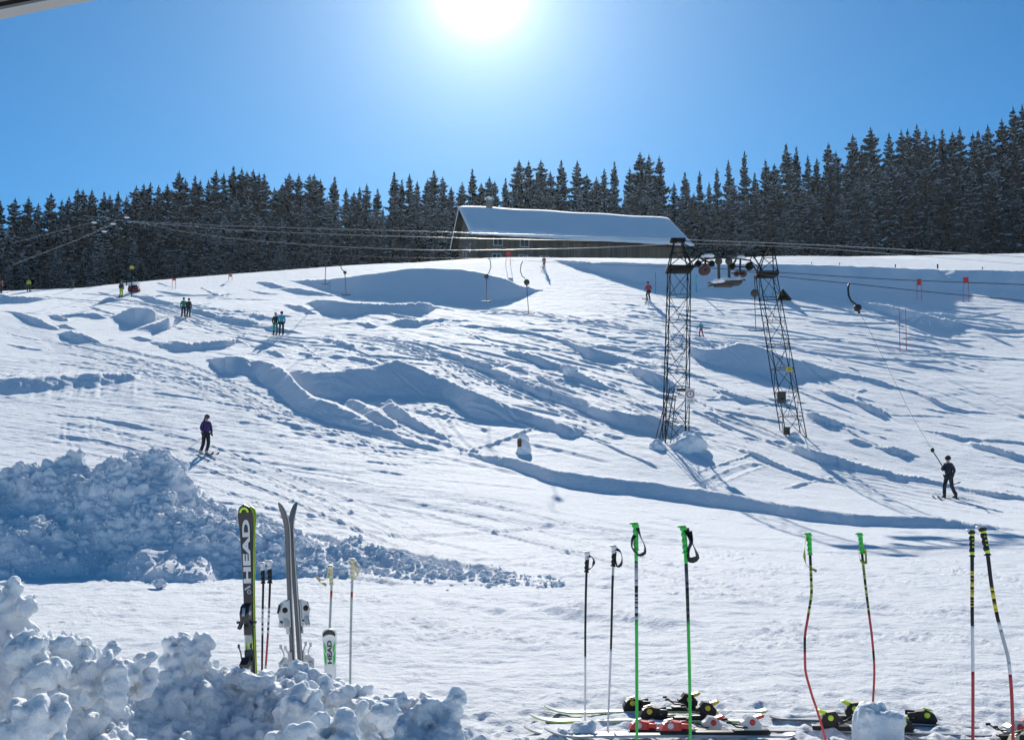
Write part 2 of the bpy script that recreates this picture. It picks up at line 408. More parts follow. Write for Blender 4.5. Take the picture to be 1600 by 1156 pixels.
for ri, reg in enumerate(REG):
    px = np.array([p[0] for p in reg]); pt = np.array([p[1] for p in reg]); pb = np.array([p[2] for p in reg])
    # taper both ends
    w0 = min(14, (px[-1]-px[0]) * .18)
    px = np.concatenate([[px[0]-w0], px, [px[-1]+w0]]); mt = (pt[0]+pb[0])/2; me_ = (pt[-1]+pb[-1])/2
    if px[1] > 1: pt = np.concatenate([[mt], pt]); pb = np.concatenate([[mt], pb])
    else: pt = np.concatenate([[pt[0]], pt]); pb = np.concatenate([[pb[0]], pb])
    if px[-2] < 1600: pt = np.concatenate([pt, [me_]]); pb = np.concatenate([pb, [me_]])
    else: pt = np.concatenate([pt, [pt[-1]]]); pb = np.concatenate([pb, [pb[-1]]])
    ut, et = uv(px, pt); ub, eb = uv(px, pb); um = (ut+ub)/2
    J = JF[(UIN >= um[0]) & (UIN <= um[-1])]
    if len(J) < 3: continue
    U = np.tan(AZ[J]); pxs = 800 + F * U
    th = np.interp(U, um, pb - pt)
    rag = np.where(th > 18, .45, np.clip(th * .12, .35, 1.4))
    n1 = perlin(pxs / 23, pxs * 0 + ri * 7.3, 11) * rag * 1.6 + perlin(pxs / 6, pxs * 0 + ri * 3.1, 12) * rag * 1.0 + perlin(pxs / 2.4, pxs*0 + ri*1.7, 14) * rag * .9
    n2 = perlin(pxs / 31, pxs * 0 + ri * 5.3, 13) * rag * 1.4
    ET = sm(np.interp(U, um, et), 9) + n1 / F; EB = sm(np.interp(U, um, eb), 15)
    Yb = np.array([row_of(j, e) for j, e in zip(J, EB)]); Yt = np.array([row_of(j, e) for j, e in zip(J, ET)])
    Yb = sm(Yb, 21); hgt = np.maximum(th, 2) * Yb / F * 1.4
    Yb = Yb + n2 / (rag * 1.4) * np.minimum(np.where(th > 18, .06, .35) * hgt, .5)
    Ybs = sm(Yb, 35)
    X_ = U * Ybs; tx = np.gradient(X_); ty = np.gradient(Ybs)
    # contour normal pointing uphill (away from the camera)
    nx, ny = -ty, tx; rn = np.sqrt(nx*nx+ny*ny)+1e-9; nx/=rn; ny/=rn
    rr = np.sqrt(1+U*U); dot_r = (nx*U + ny)/rr
    fac = np.clip(dot_r / np.maximum(nx*math.sin(SUN_AZ)+ny*math.cos(SUN_AZ), .12), .7, 3.2) * rr
    for q, j in enumerate(J):
        if Yt[q] <= Yb[q]: continue
        y = YY[:, j]; a = np.searchsorted(y, Yb[q]); b = np.searchsorted(y, Yt[q])
        if b <= a: continue
        ys = y[a:b]; hb = np.interp(Yb[q], y, HH[:, j])
        s1 = hb + (.455 if SOFT[ri] else .66) * fac[q] * (ys - Yb[q]); s2 = CZ + ET[q] * ys
        k = (.30 if SOFT[ri] else .07) + .03 * (Yt[q]-Yb[q])**.5
        c = -k * np.log(np.exp(-np.clip((s1-s2)/k, -30, 30)) + 1) + s1 if False else np.minimum(s1, s2) - k * .25 * np.exp(-np.abs(s1 - s2) / k)
        cur = H1[a:b, j]; up = c > cur
        H1[a:b, j] = np.where(up, c, cur)
        FACE[a:b, j] = np.maximum(FACE[a:b, j], (s1 < s2) * 1.0)
PXV = 800 + F * np.tan(azc)[None, :] * np.ones((NR, 1)); PYV = 762 - F * (H1 - CZ) / np.maximum(YY, .3)
def msk(lo, hi, v, w): return np.clip((v - lo) / w + .5, 0, 1) * np.clip((hi - v) / w + .5, 0, 1)
HT = H1
# powder / chopped snow between the pistes
pow_ = msk(380, 1120, PXV, 120) * msk(480, 720, PYV, 30) + .5 * msk(0, 420, PXV, 80) * msk(455, 545, PYV, 16) + .6 * msk(1100, 1700, PXV, 80) * msk(585, 760, PYV, 24)
pow_ = np.clip(pow_, 0, 1) * hillm
chop = fbm(XW / 2.6, YW / 1.7, 3, 21)
def aniso(dx, dy, la, lc, seed, o=2):
    return fbm((XW*dx + YW*dy) / la, (-XW*dy + YW*dx) / lc, o, seed)
zl = msk(-200, 760, PXV, 160) * msk(545, 900, PYV, 40) * hillm
zr = msk(880, 1700, PXV, 120) * msk(425, 590, PYV, 24) * hillm
HT += zl * (.026 * aniso(.91, -.41, 7, .45, 131, 3) + .016 * aniso(.75, .66, 4, .35, 137))
HT += zr * (.028 * aniso(.98, -.2, 9, .8, 141, 3))
HT += pow_ * (.060 * aniso(.68, -.73, 8, 1.1, 151, 3)) * np.clip(perlin(XW/14, YW/14, 79) + .6, .15, 1)
soft_ = msk(-60, 235, PXV, 60) * msk(576, 622, PYV, 12)
HT += soft_ * .05 * aniso(.3, -.95, 5, .5, 161, 2)
HT += pow_ * .075 * np.clip(chop + .1, -.2, 1) * np.clip(perlin(XW / 9, YW / 9, 77) + .55, .1, 1)
HT += hillm * (.022 * fbm(XW / 1.3, YW / 1.0, 3, 31))
near = np.clip((40 - YY) / 18, 0, 1) * front[None, :]
lump = fbm(XW / .5, YW / .4, 3, 41)
HT += near * (.021 * lump + .022 * perlin(XW / 2.3, YW / 1.6, 45))
# trodden snow round the skis and rough granular patches near the camera
tro = np.clip((9.6 - YY) / 2.4, 0, 1) * front[None, :]
HT += near * np.clip((26 - YY) / 8, 0, 1) * .012 * fbm(XW / 1.6, YW / .28, 3, 171)
HT += tro * .050 * np.maximum(fbm(XW / .22, YW / .2, 3, 51), -.1)
gran = np.clip(fbm(XW / 1.9, YW / 1.9, 2, 61) * 2 - .05, 0, 1) * near
HT += gran * .034 * np.abs(fbm(XW / .16, YW / .16, 2, 65))
# lumpy texture on shaded faces
HT += FACE * .035 * fbm(XW / .9, YW / .7, 3, 71) * hillm
# ---- ski tracks
trk = random.Random(11)
def htrack(p, depth, wy):
    """near-horizontal track given as picture points"""
    px = np.array([q[0] for q in p], float); py = np.array([q[1] for q in p], float)
    u, e = uv(px, py); J = JF[(UIN >= u[0]) & (UIN <= u[-1])]
    if len(J) < 4: return
    U = np.tan(AZ[J]); ee = sm(np.interp(U, u, e), 31)
    for q, j in enumerate(J):
        y0 = row_of(j, ee[q]); y = YY[:, j]; a = np.searchsorted(y, y0 - 4*wy); b = np.searchsorted(y, y0 + 4*wy)
        t = (y[a:b] - y0) / wy; f = min(q, len(J)-1-q) / (len(J) * .15); f = min(f, 1)
        HT[a:b, j] += f * depth * (-np.exp(-t*t) + .7*np.exp(-((t-1.7)/.7)**2))
def vtrack(p, depth, w):
    px = np.array([q[0] for q in p], float); py = np.array([q[1] for q in p], float)
    o = np.argsort(-py); px = px[o]; py = py[o]
    u, e = uv(px, py)
    Y = np.array([row_of(int(np.argmin(np.abs(AZ - math.atan(uu)))), ee) for uu, ee in zip(u, e)])
    Y = np.maximum.accumulate(Y + np.arange(len(Y)) * 1e-4)
    a = np.searchsorted(RR, Y[0]); b = np.searchsorted(RR, Y[-1] * 1.12)
    for i in range(a, b):
        y = YY[i, :]
        uu = np.interp(y, Y, u); jj = np.where((y >= Y[0]) & (y <= Y[-1]) & (np.abs(np.tan(azc) - uu) * y < 4 * w))[0]
        if len(jj) == 0: continue
        t = (np.tan(azc[jj]) - uu[jj]) * y[jj] / w
        HT[i, jj] += depth * (-np.exp(-t*t) + .6*np.exp(-((np.abs(t)-1.8)/.7)**2))
# explicit tracks
for off in (0, 12):
    vtrack([(672+off, 640), (690+off, 668), (708+off, 690), (724+off, 706)], .07, .16)
    vtrack([(1130-40+off, 760), (1120+off, 748), (1150+off, 735), (1180+off, 725)], .06, .16)
for x0, y0, x1, y1, bend in [(535,722,530,800,-3),(548,722,543,800,-3),(437,748,455,785,4),(448,748,470,790,4),(140,660,150,695,-8),(150,655,165,690,-8),(95,660,110,700,-10),(105,660,122,700,-10),(182,660,190,690,-4),(308,590,305,625,4),(320,590,312,625,4),(250,610,243,640,8),(215,575,240,600,5),(700,740,740,790,5),(900,790,960,850,12),(1088,960,1130,1005,4),(1430,1080,1442,1062,2)]:
    vtrack([(x0, y0), ((x0+x1)/2 + bend, (y0+y1)/2), (x1, y1)], .009, .10)
zones = [(0, 700, 545, 860, 90, .12), (850, 1600, 440, 570, 60, .13), (600, 1600, 800, 1000, 45, .10), (420, 1600, 480, 720, 70, .30), (560, 1100, 530, 680, 40, .42), (0, 420, 440, 540, 22, .15)]
for (xa, xb, ya, yb, n, sl) in zones:
    for k in range(n):
        x0 = trk.uniform(xa, xb); L = trk.uniform(50, 330); y0 = trk.uniform(ya, yb); s = sl * trk.uniform(.2, 1.7); b_ = trk.uniform(-.0004, .0004)
        p = [(x0 + t * L, y0 + s * t * L + b_ * (t * L)**2) for t in np.linspace(0, 1, 7)]
        if p[-1][1] > yb + 30 or p[-1][0] > 1660: continue
        dep = trk.uniform(.012, .040) * (1.8 if ya in (480, 530, 440) else 1)
        htrack(p, dep, trk.uniform(.14, .38))
for p, n_, dy_ in (([(0, 548), (120, 556), (260, 575), (360, 604), (470, 640), (600, 690), (720, 720)], 5, 7), ([(0, 640), (150, 655), (300, 690), (430, 735), (560, 790), (700, 850)], 6, 9), ([(60, 520), (180, 545), (300, 572), (400, 615), (470, 660)], 4, 6),
                 ([(620, 760), (760, 780), (900, 815), (1050, 850), (1250, 880), (1500, 905)], 6, 11), ([(900, 470), (1050, 490), (1200, 505), (1400, 530), (1600, 560)], 6, 7), ([(700, 480), (820, 484), (940, 500), (1060, 522), (1180, 545)], 4, 4), ([(400, 730), (520, 750), (700, 765), (860, 790)], 4, 10)):
    for k in range(n_):
        o1 = trk.uniform(-3, 3); tl = trk.uniform(.7, 1.4)
        htrack([(x, y + (k + .3*o1) * dy_ * (1 + .3*i/len(p))) for i, (x, y) in enumerate(p)], .026 * tl, .13 * tl); htrack([(x, y + 2.2 + (k + .3*o1) * dy_ * (1 + .3*i/len(p))) for i, (x, y) in enumerate(p)], .026 * tl, .13 * tl)
# tow track: parallel grooves along the piste edge in the middle
for k in range(7):
    dy = k * 4.5
    htrack([(470, 520+dy*.25), (560, 524+dy*.4), (640, 536+dy*.6), (700, 553+dy*.7), (800, 590+dy), (900, 628+dy), (1000, 664+dy)], .05, .25)
for k in range(6):
    dy = k * 6
    htrack([(1250, 720+dy*.6), (1340, 742+dy*.8), (1440, 758+dy), (1600, 785+dy)], .035, .22)
for k in range(6):
    dy = k * 4
    htrack([(200, 466+dy*.4), (260, 480+dy*.6), (330, 497+dy), (420, 513+dy)], .035, .28)
def gz(x, y):
    r = math.hypot(x, y); a = math.atan2(x, y)
    i = min(max(int(np.searchsorted(RR, r)) - 1, 0), NR-2); j = min(max(int(np.searchsorted(AZ, a)) - 1, 0), NC-2)
    t = (r-RR[i])/(RR[i+1]-RR[i]); s = (a-AZ[j])/(AZ[j+1]-AZ[j])
    return float((HT[i,j]*(1-s)+HT[i,j+1]*s)*(1-t) + (HT[i+1,j]*(1-s)+HT[i+1,j+1]*s)*t)
def ground_hit(px, py, lo=4, hi=160):
    """where the ray through a pixel meets the snow"""
    u, e = uv(px, py); u = float(u); e = float(e); Y = lo
    while Y < hi:
        if gz(u*Y, Y) >= CZ + e*Y: break
        Y += .05 + Y*.001
    return Vector((u*Y, Y, gz(u*Y, Y)))
M_SNOW = snow_mat('snow_slope', [(1.1, .06, 3), (6, .06, 7), (40, .014, 5)], rough=.8, spec=.2, sheen=.6)
def grid_mesh(name, material):
    nv = NR * NC
    co = np.empty((nv, 3), np.float32)
    co[:, 0] = XW.ravel(); co[:, 1] = YW.ravel(); co[:, 2] = HT.ravel()
    i = np.arange(NR-1)[:, None] * NC; j = np.arange(NC-1)[None, :]
    q = np.stack([i+j, i+j+1, i+j+1+NC, i+j+NC], -1)[..., ::-1].reshape(-1, 4)
    # centre fan-less hole is closed by the first ring collapsing to a disc
    me = bpy.data.meshes.new(name)
    me.vertices.add(nv); me.vertices.foreach_set('co', co.ravel())
    nf = len(q); me.loops.add(nf*4); me.loops.foreach_set('vertex_index', q.ravel().astype(np.int32))
    me.polygons.add(nf); me.polygons.foreach_set('loop_start', np.arange(0, nf*4, 4, dtype=np.int32))
    me.polygons.foreach_set('loop_total', np.full(nf, 4, np.int32))
    me.polygons.foreach_set('use_smooth', np.ones(nf, bool))
    me.update(); me.materials.append(material)
    o = bpy.data.objects.new(name, me); COL.objects.link(o); return o
ground = tag(grid_mesh('snow_ground', M_SNOW), 'snow covered ski slope with tracks and banks', None, None, 'structure')
# ================================================================ SPRUCE FOREST
M_NEEDLE = mat('spruce_needles', (.014, .040, .056), rough=.9, spec=.04, noise=(1.2, .45))
M_BARK = mat('spruce_bark', (.06, .042, .032), rough=.9, noise=(6, .4))
M_TSNOW = snow_mat('snow_on_boughs', [(14, .01, 3)], rough=.7, spec=.2)
def spruce_meshes(seed, H, Rm, snowy, bare=.05, droop=.45):
    """H tree height, Rm radius at the foot of the crown"""
    rn = random.Random(seed); vs = []; fs = []; mi = []
    def tri(a, b, c, m):
        i = len(vs); vs.extend([tuple(a), tuple(b), tuple(c)]); fs.append((i, i+1, i+2)); mi.append(m)
    def quad(a, b, c, d, m):
        i = len(vs); vs.extend([tuple(a), tuple(b), tuple(c), tuple(d)]); fs.append((i, i+1, i+2, i+3)); mi.append(m)
    z = H * bare; gaps = [(rn.uniform(.2, .9), rn.uniform(0, 6.28), rn.uniform(.3, .8)) for _ in range(4)]
    while z < H * .985:
        t = z / H
        rad = 1.38 * Rm * (1 - t) ** .64 * (1.0 if t > .12 else .8 + t) * rn.uniform(.62, 1.18) * min(1, (1-t)*9+.15)
        nb = max(4, int(5 + 7 * (1 - t)))
        a0 = rn.uniform(0, 6.28)
        for k in range(nb):
            a = a0 + k * 6.283 / nb + rn.uniform(-.28, .28)
            L = rad * rn.uniform(.5, 1.2)
            for gt, ga, gw in gaps:
                if abs(t-gt) < .05 and abs((a-ga+3.14) % 6.28 - 3.14) < gw: L *= .5
            zz = z + rn.uniform(-.25, .25)
            dr = droop * rn.uniform(.6, 1.3) * (1 - t * .9) - t * .12
            d = Vector((math.cos(a), math.sin(a), 0)); sd_ = Vector((-d.y, d.x, 0))
            # bough spine: out, drooping, tip lifting slightly
            ns = 4; sp = []
            for i in range(ns+1):
                s = i / ns
                sp.append(Vector((0, 0, zz)) + d * (L * s) + Vector((0, 0, -dr * L * (s ** 1.3) + .16 * L * s ** 4)))
            wmax = (.16 + .17 * L) * rn.uniform(.8, 1.2)
            snow_b = rn.random() < snowy * (.55 + .9 * (.5 + .5 * math.sin(z * 1.7 + a * 1.5 + seed)))
            for i in range(ns):
                s0, s1 = i/ns, (i+1)/ns
                w0 = wmax * (.35 + 1.1*s0) * (1 - s0**3); w1 = wmax * (.35 + 1.1*s1) * (1 - s1**3)
                p0, p1 = sp[i], sp[i+1]
                hang = Vector((0, 0, -.14 - .17 * L))
                for sg in (-1, 1):
                    # jagged side twigs hanging from the spine
                    tip = p1 + sd_ * (sg * w1 * rn.uniform(.9, 1.5)) + hang * rn.uniform(.5, 1.1) + d * rn.uniform(.05, .25)
                    mid = p0 + sd_ * (sg * w0 * rn.uniform(.7, 1.2)) + hang * rn.uniform(.3, .8)
                    tri(p0, p1, tip, 0); tri(p0, tip, mid, 0)
                    dn = p0.lerp(p1, .5) + hang * rn.uniform(1.2, 2.0) + sd_ * sg * .12
                    tri(p0, p1, dn, 0)
                if snow_b and rn.random() < .82:
                    up = Vector((0, 0, .07 + .05 * rn.random())); ws = .72
                    q0l = p0 - sd_*w0*ws + up - Vector((0,0,.12)); q0r = p0 + sd_*w0*ws + up - Vector((0,0,.12)); q1l = p1 - sd_*w1*ws + up - Vector((0,0,.14)); q1r = p1 + sd_*w1*ws + up - Vector((0,0,.14))
                    quad(q0l, p0+up*1.4, p1+up*1.4, q1l, 1); quad(p0+up*1.4, q0r, q1r, p1+up*1.4, 1)
        z += (.26 + .55 * (1 - t)) * rn.uniform(.5, 1.5)
    top = Vector((rn.uniform(-.1, .1), 0, H + .2))
    for k in range(5):
        a = k * 1.26; p = Vector((math.cos(a)*.16, math.sin(a)*.16, H*.965)); q = Vector((math.cos(a+1.2)*.16, math.sin(a+1.2)*.16, H*.965)); tri(p, q, top, 0)
    me = bpy.data.meshes.new('crown'); me.from_pydata(vs, [], fs); me.materials.append(M_NEEDLE); me.materials.append(M_TSNOW)
    me.polygons.foreach_set('material_index', mi); me.update()
    b = MB(); b.tube([(0, 0, -1.5), (0, 0, H*.3), (.05, 0, H*.7), (0, 0, H*.97)], [H*.014+.06, H*.011+.04, H*.006, .02], n=7)
    return me, b.mesh('trunk', M_BARK)
PROTO = [(spruce_meshes(101+i, 20.0, rm, sn, ba, dr), kind) for i, (rm, sn, ba, dr, kind) in enumerate([
    (2.9, .34, .06, .45, 'dark'), (2.4, .42, .10, .40, 'slim'), (3.3, .45, .03, .55, 'broad'), (2.8, .85, .02, .60, 'snowy'),
    (2.2, .30, .14, .35, 'slim'), (3.1, .90, .01, .65, 'snowy'), (3.1, .38, .08, .40, 'dark')])]
TREE_N = 0
def spruce(px, top_y, Y, kinds, label, wf=1.0, base=None):
    global TREE_N
    rn = random.Random(int(px*13 + top_y*7 + Y))
    x = float(uv(px, top_y)[0]) * Y; zt = CZ + float(uv(px, top_y)[1]) * Y
    z0 = gz(x, Y) - .3; h = zt - z0
    if h < 3: return
    c = [p for p in PROTO if p[1] in kinds]; (cm, tm), kd = c[rn.randrange(len(c))]
    t = thing('spruce_tree', label, 'tree', (x, Y, z0), rn.uniform(0, 6.28), 'spruces of the forest edge above the slope')
    s = h / 20.0; sx = s * rn.uniform(.8, 1.2) * wf * (26 / max(h, 20)) ** .25
    t.scale = (sx, sx, s)
    for nm, me in (('trunk', tm), ('crown', cm)):
        o = bpy.data.objects.new(nm, me); COL.objects.link(o); o.parent = t
    TREE_N += 1
    return t
TOPS = [(0,312),(24,309),(45,308),(60,318),(80,301),(97,312),(108,306),(122,294),(130,296),(144,296),(163,299),(172,304),(185,299),(198,305),(213,290),(225,287),(235,285),(248,289),(262,288),(280,267),(290,280),(305,274),(313,281),(326,281),(338,265),(350,271),(365,260),(378,262),(386,268),(396,265),(405,270),(413,272),(429,293),(441,287),(452,271),(467,272),(484,273),(491,272),(501,280),(523,276),(541,294),(553,300),(562,292),(573,287),(590,295),(616,269),(628,280),(640,272),(652,283),(668,279),(678,266),(692,276),(705,292),(722,284),(738,264),(752,286),(765,276),(773,283),(790,278),(811,250),(826,251),(845,250),(860,268),(877,250),(902,251),(917,272),(932,276),(944,264),(960,252),(984,262),(1000,238),(1014,241),(1030,244),(1053,285),(1070,269),(1093,267),(1108,285),(1120,262),(1138,250),(1163,236),(1179,270),(1196,250),(1210,256),(1228,225),(1244,229),(1262,243),(1276,248),(1294,223),(1306,236),(1332,210),(1346,226),(1360,199),(1389,208),(1408,203),(1418,201),(1432,194),(1447,203),(1459,210),(1472,202),(1488,207),(1499,198),(1520,208),(1528,205),(1543,195),(1565,186),(1583,167),(1597,164),(1618,170),(-18,305)]
def ylab(px):
    ms = [(-40,'far left edge'),(60,'left end'),(140,'left part'),(230,'left part'),(320,'stretch above the left pair'),(420,'left middle'),(520,'middle-left'),(620,'stretch left of the farmhouse'),(700,'spot beside the farmhouse gable'),(790,'spot behind the chimney'),(900,'stretch behind the farmhouse roof'),(1010,'spot behind the right roof end'),(1090,'stretch right of the farmhouse'),(1180,'stretch behind the lift tower'),(1280,'right of the lift tower'),(1380,'right middle'),(1480,'right part'),(1570,'far right end')]
    return min(ms, key=lambda m: abs(m[0]-px))[1]
KD = {'dark': 'dark', 'slim': 'slim', 'broad': 'broad', 'snowy': 'snow-laden'}
tr = random.Random(5)
def fy(px): return float(np.interp(px, [0, 400, 640, 800, 1100, 1360, 1600], [203, 205, 216, 232, 244, 270, 292]))
TALLEST = {280, 365, 616, 678, 738, 811, 1000, 1163, 1228, 1360, 1583}
for i, (px, py) in enumerate(TOPS):
    Y = fy(px) + tr.uniform(-7, 7)
    kd = tr.choice([('dark', 'slim'), ('dark',), ('slim',), ('dark', 'broad')])
    spruce(px, py, Y, kd, 'dark spruce forming the skyline, ' + ylab(px) + ' of the forest')
# middle row fills the wood below the skyline
def skyl(px):
    q = sorted(TOPS); return float(np.interp(px, [a for a, b in q], [b for a, b in q]))
def crest(px): return float(np.interp(px, [0, 190, 400, 700, 860, 1050, 1250, 1500, 1600], [455, 443, 425, 405, 402, 404, 400, 398, 394]))
x = -22.0
while x < 1625:
    f = tr.uniform(.20, .42)
    spruce(x, skyl(x) * (1-f) + crest(x) * f, fy(x) - 13 + tr.uniform(-3, 3), ('dark', 'broad', 'snowy'), 'snow dusted spruce in the second forest row, ' + ylab(x))
    x += tr.uniform(14, 21)
x = -10.0
FRONT = [(1182,285),(1354,280),(1371,287),(1383,262),(1425,285),(1475,271),(1548,264),(1590,300),(1315,300),(1270,305),(1226,320),(1140,300),(1098,322),(1062,330),(405,338),(470,330),(530,345),(590,340),(655,335),(1010,300),(905,300),(845,295),(795,300),(740,312),(330,350),(250,360),(210,372),(160,380),(88,388),(38,385),(0,392),(130,400),(365,372),(440,368),(500,372),(560,375),(615,372),(680,365),(285,392),(1510,330),(1452,335),(1400,340),(1330,345),(1290,352),(1245,355),(1200,345),(1160,352),(1120,358),(1580,352),(1548,350),(1085,362)]
for px, py in FRONT:
    Y = fy(px) - 22 + tr.uniform(-3, 3)
    spruce(px, py, Y, ('snowy', 'broad') if tr.random() < .75 else ('dark',), 'snow-laden spruce at the front edge of the forest, ' + ylab(px), 1.05)
x = -15.0
while x < 1620:
    if not (690 < x < 1100):
        spruce(x, crest(x) - tr.uniform(22, 60), fy(x) - 29 + tr.uniform(-3, 3), ('snowy', 'broad', 'dark'), 'small spruce at the snow line, ' + ylab(x), 1.3)
    x += tr.uniform(30, 52)
print('TREES', TREE_N)
# ================================================================ FARMHOUSE
def plank_mat(name, col, dark, vert=True, sc=5.0):
    m = bpy.data.materials.new(name); m.use_nodes = True; nt = m.node_tree; b = nt.nodes['Principled BSDF']; b.inputs['Roughness'].default_value = .85
    tc = nt.nodes.new('ShaderNodeTexCoord'); mp = nt.nodes.new('ShaderNodeMapping'); mp.inputs['Scale'].default_value = (sc, sc, .15)
    n = nt.nodes.new('ShaderNodeTexNoise'); n.inputs['Scale'].default_value = 1.0; n.inputs['Detail'].default_value = 5
    nt.links.new(tc.outputs['Object'], mp.inputs[0]); nt.links.new(mp.outputs[0], n.inputs['Vector'])
    cr = nt.nodes.new('ShaderNodeValToRGB'); cr.color_ramp.elements[0].color = (*dark, 1); cr.color_ramp.elements[1].color = (*col, 1)
    cr.color_ramp.elements[0].position = .35; cr.color_ramp.elements[1].position = .65
    nt.links.new(n.outputs['Fac'], cr.inputs[0]); nt.links.new(cr.outputs[0], b.inputs['Base Color'])
    return m
M_WOOD = plank_mat('weathered_barn_boards', (.19, .145, .105), (.09, .07, .052))
M_SHING = plank_mat('green_brown_shingles', (.12, .095, .07), (.06, .05, .038), sc=3)
M_FRAME = mat('pale_window_frames', (.5, .52, .5), .6)
M_PANE = mat('dark_window_glass', (.02, .025, .03), .08)
M_RSNOW = snow_mat('roof_snow', [(1.5, .06, 3), (12, .01, 3)], rough=.7, spec=.3)
M_BRICK = mat('chimney_plaster', (.22, .18, .15), .9)
M_DARK = mat('dark_timber', (.022, .018, .015), .85, spec=.1)
th = R(13); HS = 165/140; Lh = 28.9*HS; wf_, wr = 8.3*HS, 6.2*HS
RD = Vector((math.cos(th), math.sin(th), 0)); FD = Vector((math.sin(th), -math.cos(th), 0))
P0 = at(718, 324, 165)
house = thing('farmhouse', 'long farmhouse with a snow covered gable roof on the crest of the slope', 'building', (P0.x, P0.y, 0), 0)
house.rotation_euler = (0, 0, th)
HI = Matrix.Translation((-P0.x, -P0.y, 0))
# local frame: x along ridge, y away from camera, z up (world heights)
zr = P0.z; ef = CZ + .2325 * (P0.y - wf_ * math.cos(th)) + .15; er = zr - (zr - ef) * wr / wf_
gx = [gz(P0.x + RD.x*a + FD.x*b, P0.y + RD.y*a + FD.y*b) for a in (0, 10, 20, 33) for b in (wf_-1.3, -wr+1)]
zb = min(gx) - 1.0
yf, yr = -(wf_ - 1.3), wr - 1.0       # wall planes
def roofz(y): return zr + y * (zr - ef) / wf_ if y < 0 else zr - y * (zr - er) / wr
# walls: closed prism under the roof (gable outline), boards on the long side, shingles at the gable end
ol = [(yf, zb), (yr, zb), (yr, roofz(yr) - .35), (0, zr - .35), (yf, roofz(yf) - .35)]
def gab(x0, x1, mi, b, ins=0):
    vs = [(x0, y + (0), z) for y, z in ol] + [(x1, y, z) for y, z in ol]; n = 5
    fs = [tuple(range(n))[::-1], tuple(range(n, 2*n))] + [(i, (i+1) % n, (i+1) % n + n, i + n) for i in range(n)]
    b.add(vs, fs, mi)
b = MB(); gab(1.0, 14.0, 0, b); b.build('shingled_wall', M_SHING, house)
b = MB(); ol = [(yf - .12 if y == yf else y, z - (.05 if z > zb else 0)) for y, z in ol]; gab(14.0, Lh - 1.2, 0, b)
for i in range(33):
    b.box((14.2 + i * .58, yf - .17, (zb + roofz(yf)) / 2 - .4), (.07, .07, roofz(yf) - zb - .3), 0)
b.build('boarded_wall', M_WOOD, house)
b = MB(); hb = 3.2
slope = math.atan2(zr - ef, wf_); slr = math.atan2(zr - er, wr)
def slab(b, x0, x1, y0, z0, y1, z1, t, mi=0, nx=1):
    n = Vector((0, -(z1-z0), (y1-y0))).normalized() * t
    if n.z < 0: n = -n
    vs = [(x0, y0, z0), (x1, y0, z0), (x1, y1, z1), (x0, y1, z1)]; vs += [tuple(Vector(v) + n) for v in vs]
    b.add(vs, [(0, 3, 2, 1), (4, 5, 6, 7), (0, 1, 5, 4), (1, 2, 6, 5), (2, 3, 7, 6), (3, 0, 4, 7)], mi)
slab(b, 0, Lh, -wf_, ef - .30, 0, zr - .30, .2); slab(b, 0, Lh, wr, er - .30, 0, zr - .30, .2)
roof = b.build('roof', M_DARK, house)
# snow blanket: rounded thick sheet with soft edges
def blanket(x0, x1, y0, z0, y1, z1, T, nx, ny, name, par):
    vs = []; fs = []; rn = random.Random(4)
    e = Vector((0, y1-y0, z1-z0)); nrm = Vector((0, -(z1-z0), y1-y0)).normalized()
    if nrm.z < 0: nrm = -nrm
    for s in (0, 1):
        for i in range(nx+1):
            for j in range(ny+1):
                a, c = i/nx, j/ny
                ed = min(a*(x1-x0), (1-a)*(x1-x0), c*e.length) ; k = (1 - math.exp(-max(ed, 0)*3.2))
                t = T * (.35 + .65*k) + .05*math.sin(a*23 + c*5) * k + (.06*math.sin(a*60) if j == 0 else 0)
                wob = .10*math.sin(a*41) + .07*math.sin(a*97+2) if j == 0 else 0
                p = Vector((x0 + a*(x1-x0), y0 + (c*(y1-y0)) + wob, z0 + c*(z1-z0))) + nrm * (t if s else -.05)
                vs.append(tuple(p))
    N = (nx+1)*(ny+1); idx = lambda s, i, j: s*N + i*(ny+1) + j
    for i in range(nx):
        for j in range(ny):
            fs.append((idx(1,i,j), idx(1,i+1,j), idx(1,i+1,j+1), idx(1,i,j+1))); fs.append((idx(0,i,j), idx(0,i,j+1), idx(0,i+1,j+1), idx(0,i+1,j)))
        for j in (0, ny): fs.append((idx(0,i,j), idx(0,i+1,j), idx(1,i+1,j), idx(1,i,j)))
    for j in range(ny):
        for i in (0, nx): fs.append((idx(0,i,j), idx(0,i,j+1), idx(1,i,j+1), idx(1,i,j)))
    q = MB(); q.add(vs, fs, 0, True); o = q.build(name, M_RSNOW, par)
    bm = bmesh.new(); bm.from_mesh(o.data); bmesh.ops.recalc_face_normals(bm, faces=bm.faces); bm.to_mesh(o.data); bm.free()
    return o
blanket(-.15, Lh + .15, -wf_ - .1, ef + .04, .02, zr - .08, .42, 90, 14, 'roof_snow', roof)
blanket(-.15, Lh + .15, wr + .25, er - .12, -.02, zr - .09, .55, 40, 8, 'roof_snow', roof)
b = MB()
for (x, y0, z0, y1, z1) in ((.0, -wf_, ef, 0, zr), (.0, wr, er, 0, zr)):
    slab(b, x - .10, x + .02, y0, z0 - .42, y1, z1 - .42, .30)
b.build('barge_board', M_DARK, house)
ch = MB(); ch.box((4.6, -.3, zr + .5), (.9, .8, 1.6), 0, bev=.03); chim = ch.build('chimney', M_BRICK, house)
ch = MB(); ch.box((4.6, -.3, zr + 1.36), (1.15, 1.0, .10), 0); ch.build('chimney_cap', M_DARK, chim)
ch = MB(); ch.sphere((4.6, -.3, zr + 1.50), (.75, .65, .32)); ch.build('chimney_snow', M_RSNOW, chim)
